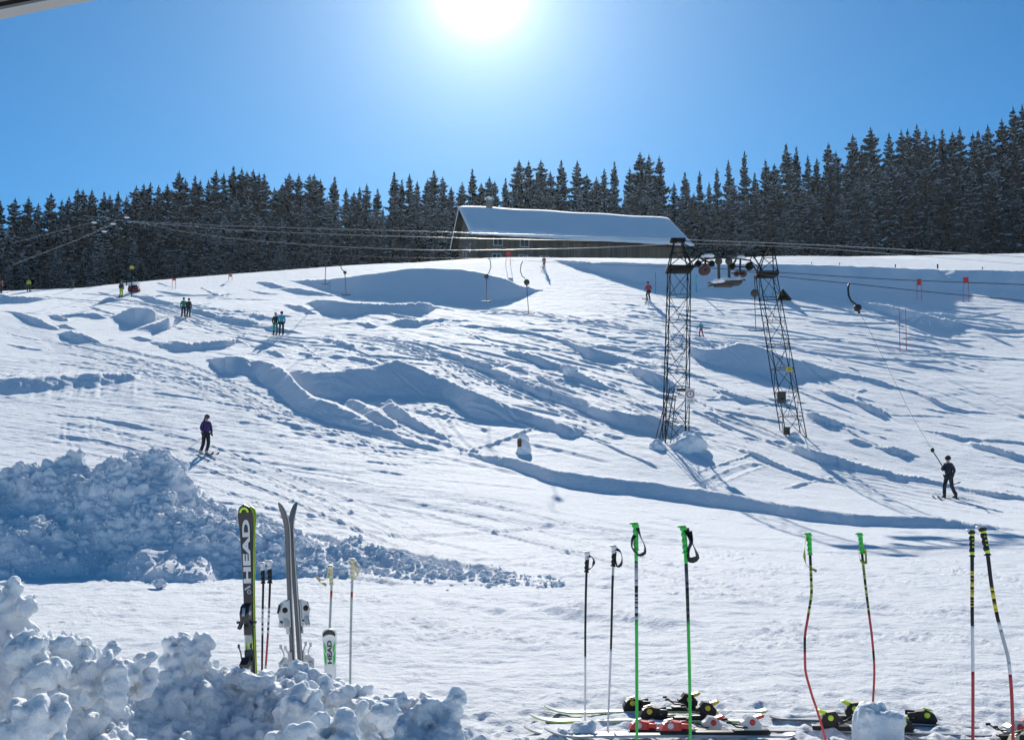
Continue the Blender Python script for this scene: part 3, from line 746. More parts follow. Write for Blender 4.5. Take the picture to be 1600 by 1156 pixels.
def window(x, z, w, h, y=None, gable=False):
    b = MB()
    if not gable:
        y = yf - .03
        for sx in (-1, 1): b.box((x + sx*w/2, y, z), (.10, .12, h + .1), 0)
        for sz in (-1, 1): b.box((x, y - .002, z + sz*h/2), (w, .12, .10), 0)
        b.box((x, y + .003, z), (.05, .08, h - .1), 0)
        f = b.build('window', M_FRAME, house); p = MB(); p.box((x, yf - .01, z), (w - .08, .04, h - .08), 0); p.build('pane', M_PANE, f)
    else:
        xx = 1.0 - .03
        for sx in (-1, 1): b.box((xx, x + sx*w/2, z), (.12, .10, h + .1), 0)
        for sz in (-1, 1): b.box((xx - .002, x, z + sz*h/2), (.12, w, .10), 0)
        f = b.build('window', M_FRAME, house); p = MB(); p.box((.985, x, z), (.04, w - .08, h - .08), 0); p.build('pane', M_PANE, f)
for x in (4.2, 8.2): window(x, roofz(yf) - 1.4, 1.3, 1.15)
for x in (4.0, 8.0, 11.2): window(x, roofz(yf) - 3.9, 1.3, 1.3)
for y in (-3.6, -.8, 2.2): window(y, ef - .6, 1.0, 1.2, gable=True)
window(-1.0, ef + 2.2, 1.0, 1.0, gable=True)
b = MB(); b.box((.965, 3.9, ef - 2.8), (.09, 1.2, 2.2), 0); d_ = b.build('door', M_DARK, house)
# ================================================================ SNOW HEAPS, CLODS
from mathutils import noise as mn
M_SN_NEAR = snow_mat('heap_snow', [(22, .026, 7), (120, .009, 4)], sss=.022, rough=.6, spec=.3, sheen=.3)
M_SN_MID = snow_mat('bank_snow', [(5, .06, 6), (32, .018, 4)], rough=.75, spec=.2, sheen=.5)
_ico = {}
def ico(k):
    if k not in _ico:
        bm = bmesh.new(); bmesh.ops.create_icosphere(bm, subdivisions=k, radius=1)
        bm.verts.index_update(); _ico[k] = ([v.co.copy() for v in bm.verts], [[v.index for v in f.verts] for f in bm.faces]); bm.free()
    return _ico[k]
def clod(b, c, r, rn, k=2, sq=.8, amp=.22):
    V, Fc = ico(k); off = Vector((rn.uniform(-50, 50), rn.uniform(-50, 50), rn.uniform(-50, 50)))
    q = Quaternion((rn.uniform(-1, 1), rn.uniform(-1, 1), rn.uniform(-1, 1), rn.uniform(-1, 1))); q.normalize()
    sc = Vector((rn.uniform(.8, 1.25), rn.uniform(.8, 1.2), rn.uniform(.65, 1.0)))
    vs = []
    for v in V:
        d = 1 + amp * 1.6 * mn.noise(v * 1.3 + off) + amp * .8 * mn.noise(v * 3.1 + off) + (amp * .35 * mn.noise(v * 6.5 + off) if k > 2 else 0)
        # chunky facets
        d *= 1 - .10 * max(0, v.dot(Vector((.6, .5, .6))))
        p = Vector((v.x * sc.x, v.y * sc.y, v.z * sc.z)) * (r * d); p.rotate(q); p.z *= sq if p.z < 0 else 1
        vs.append(Vector(c) + p)
    b.add(vs, Fc, 0, True)
def fuse(b, name, material, voxel, amp, fr, smooth=True, crumbs=None):
    tmp = b.build('tmp', material)
    md = tmp.modifiers.new('r', 'REMESH'); md.mode = 'VOXEL'; md.voxel_size = voxel; md.use_smooth_shade = smooth
    dg = bpy.context.evaluated_depsgraph_get(); dg.update(); ev = tmp.evaluated_get(dg)
    me = bpy.data.meshes.new_from_object(ev); bpy.data.objects.remove(tmp)
    n = len(me.vertices); co = np.empty(n*3, np.float32); me.vertices.foreach_get('co', co); co = co.reshape(-1, 3)
    no = np.empty(n*3, np.float32); me.vertices.foreach_get('normal', no); no = no.reshape(-1, 3)
    d = 0
    for i, (f, a) in enumerate(((fr, 1.0), (fr*2.3, .55), (fr*5.1, .3))):
        d = d + a * (perlin(co[:, 0]*f + co[:, 2]*f*.8, co[:, 1]*f - co[:, 2]*f*.6, 90+i) + perlin(co[:, 0]*f*.7 + 31, co[:, 2]*f + co[:, 1]*f*.5, 95+i)) * .6
    co = co + no * (d * amp)[:, None]
    me.vertices.foreach_set('co', co.ravel().astype(np.float32)); me.update()
    if crumbs:
        me.vertices.foreach_get('normal', (nn2 := np.empty(n*3, np.float32))); nz = nn2.reshape(-1, 3)[:, 2]
        rq = np.random.RandomState(5); cand = np.where(nz > .15)[0]; cnt, r0, r1 = crumbs; pk = rq.choice(cand, cnt)
        if name == 'snow_heap': pk = pk[(co[pk, 0] < -1.15) | (rq.rand(cnt) < .2)]
        V, Fc = ico(2); V = np.array([tuple(v) for v in V]); Fc = np.array(Fc); vv = []; ff = []
        for i, q in enumerate(pk):
            r = r0 * (r1/r0) ** (rq.rand() ** 2.2); ang = rq.rand() * 6.28; sc = rq.uniform(.7, 1.25, 3)
            jit = 1 + .22 * np.sin(V @ rq.uniform(-4, 4, 3) + rq.rand()*6) + .14 * np.sin(V @ rq.uniform(-9, 9, 3))
            P_ = V * sc * jit[:, None]; ca, sa = math.cos(ang), math.sin(ang)
            P_ = np.stack([P_[:, 0]*ca - P_[:, 1]*sa, P_[:, 0]*sa + P_[:, 1]*ca, P_[:, 2]], 1) * r
            vv.append(P_ + co[q] + np.array([0, 0, r*.25])); ff.append(Fc + n + i*len(V))
        vv = np.concatenate(vv); ff = np.concatenate(ff)
        of = [list(p.vertices) for p in me.polygons]
        me2 = bpy.data.meshes.new(name); me2.from_pydata(np.concatenate([co, vv]).tolist(), [], of + ff.tolist()); me2.update(); bpy.data.meshes.remove(me); me = me2
    me.materials.clear(); me.materials.append(material)
    me.polygons.foreach_set('use_smooth', np.ones(len(me.polygons), bool)); me.name = name
    o = bpy.data.objects.new(name, me); COL.objects.link(o); return o
def heap(name, crest, nu, depth_f, depth_b, front, material, voxel, amp, fr, clods, seed, bn=(.12, 1.2), zbase=None, extra=(), steps=30, crumbs=None):
    """crest: [(px,py,Y)] of the ridge line; front(t) gives height fraction from ridge (t=0) to foot (t=1)"""
    rn = random.Random(seed); b = MB()
    cx = [float(uv(p[0], p[1])[0])*p[2] for p in crest]; cz = [CZ + float(uv(p[0], p[1])[1])*p[2] for p in crest]; cy = [p[2] for p in crest]
    xs = np.linspace(cx[0], cx[-1], nu)
    top = []
    def surf(x, s):
        """s<0 in front of the ridge (metres), s>0 behind"""
        yc = np.interp(x, cx, cy); zc = np.interp(x, cx, cz); g = gz(x, yc + s)
        hh = max(zc - gz(x, yc), .02)
        f = front(min(-s / (depth_f*min(1, .25+hh)), 1)) if s < 0 else max(0, 1 - (s / (depth_b*min(1, .25+hh))) ** 1.3)
        n_ = bn[0] * (fbm(np.array([x*bn[1]]), np.array([(yc+s)*bn[1]]), 3, seed)[0]) * min(1, hh*1.5)
        return Vector((x, yc + s, g + hh * f + n_ * (1 if f > .02 else 0) - (.06 if f <= .02 else 0)))
    ss = [-depth_f * 1.05 + (depth_f*1.05 + depth_b*1.05) * k / steps for k in range(steps+1)]
    vs = []
    for x in xs:
        for s in ss: vs.append(surf(float(x), s))
    m = steps + 1; N = len(vs)
    vs += [Vector((v.x, v.y, min(v.z, gz(v.x, v.y)) - .35)) for v in vs[:N]]
    fs = []
    for i in range(nu-1):
        for k in range(steps):
            a = i*m+k; fs.append((a, a+m, a+m+1, a+1)); fs.append((N+a, N+a+1, N+a+m+1, N+a+m))
    for i in range(nu-1):
        for k in (0, steps):
            a = i*m+k; q = (a, a+m, N+a+m, N+a); fs.append(q if k else q[::-1])
    for k in range(steps):
        for i in (0, nu-1):
            a = i*m+k; q = (a, a+1, N+a+1, N+a); fs.append(q if i == 0 else q[::-1])
    b.add(vs, fs, 0, True)
    # make orientation consistent
    for (cnt, r0, r1, sf, sb, xa, xb, pw) in clods:
        for _ in range(cnt):
            x = rn.uniform(cx[0] + (cx[-1]-cx[0])*xa, cx[0] + (cx[-1]-cx[0])*xb); s = -rn.uniform(sb, sf)
            r = r0 * (r1/r0) ** (rn.random() ** pw)
            p = surf(x, s); clod(b, p + Vector((0, 0, r*rn.uniform(-.15, .45))), r, rn, 2 if r < .12*(voxel/.014) else 3)
    for (px, py, Y, r) in extra:
        c = at(px, py, Y)
        for q in range(20):
            a = rn.uniform(0, 6.28); clod(b, c + Vector((math.cos(a)*r*.5, math.sin(a)*r*.4, rn.uniform(-1.2, .1)*r)), r*rn.uniform(.20, .44), rn, 3, amp=.3)
    return fuse(b, name, material, voxel, amp, fr, crumbs=crumbs)
fg = heap('snow_heap', [(-420, 850, 4.0), (-160, 890, 4.3), (-40, 915, 4.5), (30, 935, 4.6), (60, 970, 4.75), (100, 995, 5.0), (150, 1008, 5.3), (200, 1024, 5.6), (250, 1034, 5.9), (300, 1030, 6.1), (340, 1042, 6.2), (380, 1060, 6.4), (430, 1062, 6.5), (520, 1066, 6.5), (600, 1082, 6.4), (660, 1095, 6.3), (705, 1102, 6.2), (722, 1130, 6.1), (735, 1165, 6.0), (760, 1190, 6.0)],
    110, 3.2, .75, lambda t: (1 - t) ** .85 * .80 + .20 * (1 - t) ** 4, M_SN_NEAR, .0095, .0085, 16,
    [(2600, .014, .036, 2.6, -.1, 0, .86, 1), (560, .03, .066, 2.5, -.05, 0, .76, 1.6), (10, .07, .10, 2.3, .15, .12, .66, 1.5), (130, .012, .035, .35, -.1, .3, .98, 1.6)], 3, bn=(.16, 1.5), crumbs=(2600, .004, .013),
    extra=[(20, 908, 4.55, .05), (35, 930, 4.6, .07), (0, 925, 4.5, .08), (300, 1000, 6.05, .13), (318, 998, 6.1, .08), (275, 1005, 6.0, .10), (404, 1062, 6.2, .13), (475, 1085, 5.6, .13), (520, 1070, 6.0, .12), (585, 1110, 5.3, .13), (520, 1120, 5.0, .14), (700, 1092, 6.15, .12), (650, 1100, 6.1, .16), (110, 1010, 4.5, .13), (60, 1010, 4.0, .12), (160, 1040, 4.4, .12), (210, 1030, 5.0, .13), (60, 1110, 3.6, .12), (470, 1140, 4.8, .10)])
tag(fg, 'large heap of lumpy cleared snow filling the lower left corner', 'snow heap')
mid = heap('snow_bank', [(-330, 748, 23.0), (-160, 740, 23.2), (0, 741, 23.2), (60, 730, 23.3), (96, 716, 23.4), (118, 709, 23.4), (150, 720, 23.3), (200, 722, 23.2), (255, 718, 23.2), (288, 742, 23.0), (330, 776, 22.8), (380, 796, 22.6), (450, 822, 22.2), (520, 844, 21.9), (600, 866, 21.2), (700, 889, 20.4), (800, 905, 19.4), (880, 915, 18.6)],
    150, 4.2, 2.2, lambda t: (1 - t) ** 1.15, M_SN_MID, .030, .030, 2.9,
    [(1100, .035, .11, 1.3, -.6, .08, .50, 1.5), (1900, .03, .12, 2.8, -.5, .38, .70, 1.8), (900, .03, .09, 2.2, -.3, .55, .95, 1.5), (60, .10, .26, 1.5, -.5, .12, .6, 1.5), (260, .03, .08, 3.6, .3, 0, .7, 1.2)], 8, bn=(.38, .6), steps=34, crumbs=(6000, .012, .045),
    extra=[(118, 706, 23.4, .25), (45, 758, 22.3, .34), (205, 730, 22.9, .35), (275, 735, 22.9, .30), (240, 722, 23.1, .28)])
tag(mid, 'long ploughed snow bank with rubble crossing the left of the piste', 'snow bank')
def chunk(px, py, Y, r, label, seed, sink=.7, group=None, sq=False, mtl=None, vox=None, name='snow_block'):
    rn = random.Random(seed); b = MB(); x = float(uv(px, py)[0]) * Y; z = gz(x, Y)
    if sq:
        b.box((x, Y, z + r*sink), (r*1.75, r*1.5, r*1.6), rot=Matrix.Rotation(.5, 3, 'Z') @ Matrix.Rotation(.12, 3, 'Y'), bev=r*.3)
        for _ in range(22): clod(b, (x + rn.uniform(-.7, .7)*r, Y + rn.uniform(-.6, .6)*r, z + r*sink + rn.uniform(-.4, .75)*r), r*rn.uniform(.22, .42), rn)
    else:
        for _ in range(9): clod(b, (x + rn.uniform(-.55, .55)*r, Y + rn.uniform(-.4, .4)*r, z + r*sink*rn.uniform(.2, .9)), r*rn.uniform(.35, .62), rn)
    o = fuse(b, name, mtl or M_SN_NEAR, vox or r*.07, r*.05, 2.0/r)
    return tag(o, label, 'snow block', group)
chunk(1372, 1140, 7.0, .150, 'square block of packed snow in front of the lime and black skis', 5, .75, sq=True)
chunk(912, 1135, 7.25, .10, 'rounded snow clump lying across the pale skis with red bindings', 6)
chunk(884, 1142, 7.15, .055, 'small snow clump left of the rounded clump at the skis', 7)
chunk(812, 1150, 7.0, .06, 'little snow lump beside the turned up ski tips', 9)
chunk(250, 905, 17.6, .13, 'lone snow lump on the flat in front of the big bank', 10, mtl=M_SN_MID)
chunk(1560, 1152, 6.95, .05, 'tiny snow lump at the lower right corner', 13)
# ================================================================ SKI LIFT
M_STEEL = mat('dark_green_steel', (.007, .008, .007), .8, spec=.15, noise=(3, .4))
M_RUST = mat('rusty_rubber', (.10, .04, .03), .7)
M_CABLE = mat('galvanised_cable', (.62, .60, .56), .35, metal=.3)
M_ROPE = mat('dark_steel_rope', (.035, .035, .04), .5)
M_LSNOW = snow_mat('snow_on_steel', [(8, .02, 3)], rough=.7, spec=.3)
M_BAR = mat('red_brown_bar', (.22, .06, .05), .5)
M_BLACK = mat('black_plastic', (.014, .014, .016), .5, spec=.3)
M_WHITE = mat('white_paint', (.78, .78, .76), .4)
M_RED = mat('red_fabric', (.62, .03, .03), .6)
M_REDP = mat('red_paint', (.55, .03, .03), .4)
M_YEL = mat('yellow_plastic', (.75, .55, .03), .5)
M_GREYBOX = mat('weathered_grey_box', (.07, .066, .056), .75, spec=.15)
M_CYAN = mat('cyan_plastic', (.10, .50, .60), .5)
TY = 52.0
def lattice(b, c0, c1, w0, w1, n, rod=.035, d0=None, d1=None):
    d0 = d0 or w0; d1 = d1 or w1
    def cor(t):
        c = c0.lerp(c1, t); w = (w0 + (w1-w0)*t)/2; d = (d0 + (d1-d0)*t)/2
        return [c + Vector((-w, -d, 0)), c + Vector((w, -d, 0)), c + Vector((w, d, 0)), c + Vector((-w, d, 0))]
    A = cor(0); B = cor(1)
    for p, q in zip(A, B): b.bar(p, q, rod)
    for i in range(n):
        P = cor(i/n); Q = cor((i+1)/n)
        for k in range(4):
            k2 = (k+1) % 4
            b.bar(Q[k], Q[k2], rod*.62)
            if (i + k) % 2: b.bar(P[k], Q[k2], rod*.6)
            else: b.bar(P[k2], Q[k], rod*.6)
            if k in (0, 2) : b.bar(P[k].lerp(P[k2], .5), Q[k if (i % 2) else k2], rod*.4)
tower = thing('lift_tower', 'dark lattice portal tower of the ski lift with two legs and pulleys', 'lift tower', (0, 0, 0))
def P(px, py, dY=0): return at(px, py, TY + dY + 5.2 * min(max((px - 1075) / 120, 0), 1))
gl = gz(P(1054, 690).x, TY); gr = gz(P(1240, 680).x, TY + 5.2)
baseL = P(1055, 694); baseL.z = gl - .3; baseR = P(1241, 684); baseR.z = gr - .3
b = MB(); lattice(b, baseL, P(1061, 424), 1.10, .96, 7, .037); b.build('leg', M_STEEL, tower)
b = MB(); lattice(b, baseR, P(1197, 430), 1.05, .90, 7, .037); b.build('leg', M_STEEL, tower)
for c, w in ((P(1061, 421), 1.18), (P(1198, 429), 1.05)):
    b = MB(); b.box(c, (w, 1.15, .22), bev=.03); b.build('platform', M_STEEL, tower)
for (cx, cy, tx, ty, w) in ((1061, 418, 1059, 376, 1.0), (1198, 426, 1203, 384, .95)):
    c = P(cx, cy); t = P(tx, ty); b = MB()
    for sx in (-1, 1):
        for sy in (-1, 1): b.bar(c + Vector((sx*w/2, sy*w/2, 0)), t + Vector((sx*.16, sy*.12, 0)), .045)
    for sx in (-1, 1):
        m1 = (c + Vector((sx*w/2, -w/2, 0))).lerp(t + Vector((sx*.16, -.12, 0)), .5); m2 = (c + Vector((-sx*w/2, -w/2, 0))).lerp(t + Vector((-sx*.16, -.12, 0)), .5)
        b.bar(m1, m2, .03); b.bar(c + Vector((sx*w/2, -w/2, 0)), m2, .03)
    b.box(t, (.7, .5, .16)); b.build('mast_head', M_STEEL, tower)
b = MB()   # cross truss
up = [(1074, 414), (1098, 396), (1120, 392), (1150, 393), (1176, 398), (1192, 424)]
lo = [(1080, 420), (1103, 405), (1122, 403), (1150, 404), (1172, 407), (1186, 430)]
for dy in (-.45, .45):
    for s in (up, lo):
        for p, q in zip(s[:-1], s[1:]): b.bar(P(*p, dy), P(*q, dy), .055)
    for i in range(len(up)): b.bar(P(*up[i], dy), P(*lo[i], dy), .035)
    for i in range(len(up)-1): b.bar(P(*lo[i], dy), P(*up[i+1], dy), .035)
for s in (up, lo):
    for p in s: b.bar(P(*p, -.45), P(*p, .45), .04)
b.bar(P(1066, 380), P(1098, 396), .05); b.bar(P(1200, 388), P(1176, 400), .05); b.bar(P(1061, 376), P(1110, 380), .03); b.bar(P(1110, 380), P(1203, 386), .03)
b.bar(P(1063, 378), P(1085, 418), .035); b.bar(P(1205, 390), P(1176, 404), .03)
b.build('cross_truss', M_STEEL, tower)
def wheel(px, py, r, m, dy=0):
    w = MB(); c = P(px, py, dy); M = Matrix.Translation(c)
    w.lathe([(r*.55, -.05), (r*.92, -.05), (r, -.04), (r*.93, 0), (r, .04), (r*.92, .05), (r*.55, .05)], 20, 0, M, axis='y')
    w.lathe([(.05, -.09), (.05, .09)], 8, 1, M, axis='y')
    for k in range(5): w.bar(c, c + Vector((math.cos(k*1.257)*r*.8, 0, math.sin(k*1.257)*r*.8)), .03, 1)
    w.build('pulley', [m, M_STEEL], tower)
for a in [(1091, 412, .16), (1112, 412, .16), (1144, 416, .17), (1171, 416, .21)]: wheel(*a, M_STEEL, -.5)
for a in [(1102, 422, .26), (1099, 423, .24)]: wheel(*a, M_RUST, -.6 if a[0] == 1102 else -.2)
for a in [(1151, 428, .15), (1161, 428, .18)]: wheel(*a, M_RUST, -.55)
b = MB()
for p, q in (((1085, 413), (1116, 413)), ((1140, 417), (1174, 417)), ((1143, 427), (1167, 428))): b.bar(P(*p, -.5), P(*q, -.5), .05)
for p, q in (((1102, 404), (1102, 420)), ((1157, 404), (1156, 426)), ((1095, 404), (1112, 412)), ((1150, 406), (1144, 416))): b.bar(P(*p, -.45), P(*q, -.5), .07)
b.build('pulley_bracket', M_STEEL, tower)
for px, a, c in ((1123, 407, 438), (1139, 407, 436)):
    q = MB(); q.box(P(px, (a+c)/2, -.3), (.13, .13, (c-a)*TY/F), bev=.02); q.lathe([(.06, -.06), (.17, -.05), (.19, .05), (.07, .06)], 14, 0, Matrix.Translation(P(px, a+1, -.45)), axis='y')
    q.build('hanging_post', M_GREYBOX, tower)
q = MB(); c = P(1134, 443, -.3)
q.box(c, (1.5, .9, .10), bev=.03); q.bar(c + Vector((-.95, -.2, -.02)), c + Vector((.95, -.2, .14)), .05); q.bar(c + Vector((-.85, .3, -.06)), c + Vector((.85, .3, .10)), .05); q.box(c + Vector((-.1, 0, -.10)), (.9, .5, .12), bev=.03)
q.build('service_platform', M_GREYBOX, tower)
rn = random.Random(2)
def snowcap(cs, par=tower):
    q = MB()
    for (px, py, dy, rx, rz_) in cs: q.sphere(P(px, py, dy), (rx, rx*.8, rz_), seg=10)
    q.build('snow_cap', M_LSNOW, par)
snowcap([(1103, 400, -.45, .22, .08), (1109, 400, -.4, .24, .10), (1098, 401, -.5, .14, .06)]); snowcap([(1158, 402, -.45, .20, .09), (1153, 403, -.4, .14, .05), (1163, 404, -.4, .13, .05)])
snowcap([(1124, 439, -.4, .30, .09), (1134, 437, -.2, .30, .10), (1145, 438, -.4, .26, .09), (1153, 437, -.1, .18, .06), (1117, 441, -.2, .2, .05), (1139, 441, -.55, .22, .08)])
# ladder against the left leg
q = MB()
for sx in (-5, 5): q.tube([P(1034 + sx, 694, -.7), P(1050 + sx*.7, 606, -.55)], .028, 6)
for sx in (-13, 12): q.tube([P(1036 + sx, 692, -.9), P(1049 + sx*.55, 618, -.6)], .022, 6)
for k in range(12):
    t = k/12; q.tube([P(1029 + 16.5*t, 692 - 84*t, -.7), P(1039 + 14.5*t, 692 - 84*t, -.7)], .016, 5)
q.build('ladder', M_GREYBOX, tower)
# signs and boxes
q = MB(); c = P(1078.5, 619, -.75); W, H_ = .42, .74
q.box(c, (W, .03, H_), 0, bev=.01)
ringM = Matrix.Translation(c + Vector((0, -.022, .10)))
q.lathe([(.185, .0), (.185, -.008), (.145, -.008), (.145, .0)], 28, 1, ringM, axis='y', cap=False)
q.tube([c + Vector((-.01, -.03, .18)), c + Vector((.02, -.03, .11)), c + Vector((-.01, -.03, .04))], .012, 6, 2)
q.sphere(c + Vector((.0, -.03, .20)), .016, 2, 8)
for k, w_ in enumerate((.26, .30, .2)): q.box(c + Vector((0, -.018, -.17 - .06*k)), (w_, .01, .018), 3)
q.build('warning_sign', [M_WHITE, M_REDP, M_BLACK, M_GREYBOX], tower)['label'] = 'white board with red ring sign on the left leg'
q = MB(); q.box(P(1064, 609, -.7), (.42, .12, .14), bev=.02); q.build('cross_box', M_GREYBOX, tower)
q = MB(); q.box(P(1233, 577, -.6), (.30, .03, .24), 0, bev=.01)
for k in range(2): q.box(P(1233, 577, -.6) + Vector((0, -.018, .04 - .08*k)), (.2, .008, .03), 1)
q.build('notice_plate', [M_YEL, M_BLACK], tower)['label'] = 'small yellow plate on the right leg'
for (px, py, w_, h_) in ((1221, 621, .42, .58), (1229, 673, .30, .40)):
    q = MB(); q.box(P(px, py, -.65), (w_, .28, h_), 0, bev=.03); q.box(P(px, py, -.80) + Vector((.05, 0, -h_*.1)), (w_*.3, .02, h_*.2), 1); q.build('switch_box', [M_GREYBOX, M_BLACK], tower)
# snow mounds at the feet
def mound(px, py, Y, rx, rz_, label, seed):
    rn = random.Random(seed); b = MB(); x = float(uv(px, py)[0])*Y; z = gz(x, Y)
    for k in range(7): clod(b, (x + rn.uniform(-.4, .4)*rx, Y + rn.uniform(-.4, .4)*rx, z + rz_*rn.uniform(-.45, .02)), rx*rn.uniform(.5, .75), rn, 3, amp=.12)
    return tag(fuse(b, 'snow_mound', M_SN_MID, .05, .03, 1.0), label, 'snow mound')
mound(1071, 702, TY - 1.4, 1.05, .9, 'rounded snow mound at the foot of the left tower leg', 3)
mound(1031, 708, TY - 2.0, .60, .6, 'smaller snow mound left of the mound at the tower foot', 4)
mound(1243, 684, TY + 4.6, .35, .3, 'low snow mound at the foot of the right tower leg', 5)
# cables
def cable(name, pts, Y0, Y1, r, m, label, cat='cable', group=None, n=60):
    px = [p[0] for p in pts]; py = [p[1] for p in pts]
    xs = np.linspace(px[0], px[-1], n); ys = pchip(px, py, xs) if px[-1] > px[0] else pchip(px[::-1], py[::-1], xs)
    pp = []
    for x, y in zip(xs, ys):
        t = (x-px[0])/(px[-1]-px[0]); pp.append(at(x, y, 1/((1-t)/Y0 + t/Y1)))
    b = MB(); b.tube(pp, r, 6, 0)
    return tag(b.build(name, m), label, cat, group)
G = 'cables strung from the lift tower'
cable('lift_cable', [(130, 337), (195, 345), (400, 354), (740, 364), (1060, 374)], 150, 52, .016, M_CABLE, 'uppermost pale cable sagging left from the tower top past the farmhouse', group=G)
cable('lift_cable', [(198, 346), (400, 361), (720, 372), (1060, 379)], 125, 52, .015, M_CABLE, 'middle pale cable of the three running left to the forest', group=G)
cable('lift_cable', [(198, 346), (225, 350), (300, 364), (400, 376), (560, 387), (700, 391), (900, 388), (1060, 381)], 125, 52, .015, M_CABLE, 'lowest pale cable of the three, dipping deepest left of the farmhouse', group=G)
cable('lift_cable', [(1060, 374), (1300, 384), (1600, 402), (1750, 413)], 52, 40, .013, M_CABLE, 'upper thin cable running right from the tower in front of the trees', group=G)
cable('lift_cable', [(1060, 380), (1240, 386), (1420, 399), (1600, 413), (1750, 426)], 52, 40, .009, M_CABLE, 'lower thin cable right of the tower crossing the snow brow', group=G)
cable('haul_rope', [(198, 352), (400, 388), (520, 399), (640, 403), (760, 404), (870, 410), (1046, 417), (1090, 418)], 125, 51.4, .013, M_ROPE, 'thin dark haul rope running left from the tower above the knoll', 'rope', G)
cable('haul_rope', [(1090, 418), (1205, 425), (1400, 437), (1600, 445), (1750, 452)], 51.4, 40, .018, M_ROPE, 'upper dark haul rope running right across the blue hollow', 'rope', G)
cable('haul_rope', [(1150, 422), (1210, 431), (1327, 443), (1450, 456), (1600, 470), (1750, 486)], 51.4, 40, .018, M_ROPE, 'lower dark haul rope on the right carrying the tow spool', 'rope', G)
cable('lift_cable', [(20, 414), (60, 398), (120, 375), (177, 350)], 140, 128, .02, M_CABLE, 'slanting pale cable before the forest at the far left', group=G)
cable('lift_cable', [(20, 380), (80, 364), (147, 347)], 145, 130, .018, M_CABLE, 'faint upper cable slanting down to the far left edge', group=G)
# far support mast where the cables meet
fm = thing('lift_mast', 'distant slim lift mast with snowy pulleys before the left forest', 'lift mast', (0, 0, 0))
def Q(px, py, dY=0): return at(px, py, 125 + dY)
b = MB(); f0 = Q(198, 441); f0.z = gz(f0.x, 125) - .3; b.tube([f0, Q(198, 345)], [.06, .05], 8); b.build('pole', M_STEEL, fm)
b = MB(); b.bar(Q(140, 352, 3), Q(205, 346), .045); b.bar(Q(198, 352), Q(163, 363, 2), .04); b.build('cross_arm', M_STEEL, fm)
b = MB()
for a in ((147, 348), (177, 350), (163, 362), (198, 340)): b.sphere(Q(*a), (.34, .3, .09), seg=10)
b.build('snow_cap', M_LSNOW, fm)
# T-bars
def tbar(arm, spool, foot, half, Y, label, rs_=.14, foot_Y=None):
    """arm: picture points from rope to spool; spool centre; foot of the bar"""
    t = thing('tow_bar', label, 'tow bar', (0, 0, 0), group='tow bars hanging from the haul rope')
    b = MB(); b.tube([at(x, y, Y) for x, y in arm], .022*Y/60, 6); b.build('hanger', M_STEEL, t)
    c = at(*spool, Y); b = MB(); b.lathe([(rs_*.4, -.10), (rs_, -.08), (rs_*1.05, 0), (rs_, .08), (rs_*.4, .10)], 16, 0, Matrix.Translation(c), axis='y')
    b.box(c + Vector((0, 0, -rs_*1.1)), (.08, .08, rs_*.7), bev=.01); b.build('spool', M_GREYBOX, t)
    f = at(*foot, Y)
    b = MB(); b.tube([c + Vector((0, 0, -rs_*1.3)), f], .020*Y/60, 6); b.build('rod', M_BAR, t)
    b = MB(); h = half*Y/F; b.tube([f + Vector((-h, 0, .05)), f + Vector((-h*.6, 0, 0)), f, f + Vector((h*.6, 0, 0)), f + Vector((h, 0, .05))], .028*Y/60, 6); b.build('crossbar', M_BLACK, t)
    return t
tbar([(763, 404), (766, 407), (767, 418), (764, 426), (761, 430)], (760, 432), (760, 471), 8, 75, 'empty tow bar in front of the big shaded knoll below the farmhouse gable', .15)
tbar([(817, 408), (814, 414), (813, 424), (816, 432), (821, 436)], (823, 441), (826, 490), 10, 62, 'empty tow bar hanging just right of the shaded knoll', .16)
tbar([(531, 400), (533, 419), (535, 422), (538, 424)], (539, 426), (541, 461), 7, 93, 'far empty tow bar at the left end of the shaded knoll', .14)
tbar([(509, 398), (509, 404)], (509, 409), (508, 444), 6, 104, 'farthest tow bar, left of the others against the forest foot', .13)
tbar([(1179, 430), (1179, 440), (1180, 452)], (1179, 458), (1181, 517), 12, 50, 'near tow bar hanging beside the right tower leg', .17)
# tow line pulling the skier on the right
t = thing('tow_bar', 'pulled out tow bar with long thin rope dragging the dark skier', 'tow bar', (0, 0, 0), group='tow bars hanging from the haul rope')
b = MB(); b.tube([at(1327, 443, 46.8), at(1325, 450, 46.8), at(1326, 462, 46.8), at(1330, 470, 46.8), at(1337, 476, 46.8)], .045, 8); b.build('hanger', M_BLACK, t)
c = at(1340, 481, 46.8); b = MB(); b.lathe([(.07, -.10), (.15, -.08), (.165, 0), (.15, .08), (.07, .10)], 16, 0, Matrix.Translation(c), axis='y'); b.box(c + Vector((.05, 0, -.2)), (.08, .08, .1), bev=.01); b.build('spool', M_BLACK, t)
b = MB(); b.tube([at(1343, 487, 46.8), at(1368, 535, 46.6), at(1395, 590, 46.4), at(1425, 650, 46.2), at(1455, 700, 46)], .006, 5); b.build('tow_rope', M_ROPE, t)
b = MB(); b.sphere(at(1457, 703, 46), (.08, .08, .10)); b.build('rope_knob', M_BLACK, t)
b = MB(); b.tube([at(1457, 704, 46), at(1467, 719, 45.9), at(1477, 737, 45.8)], .024, 6); b.build('rod', M_BAR, t)
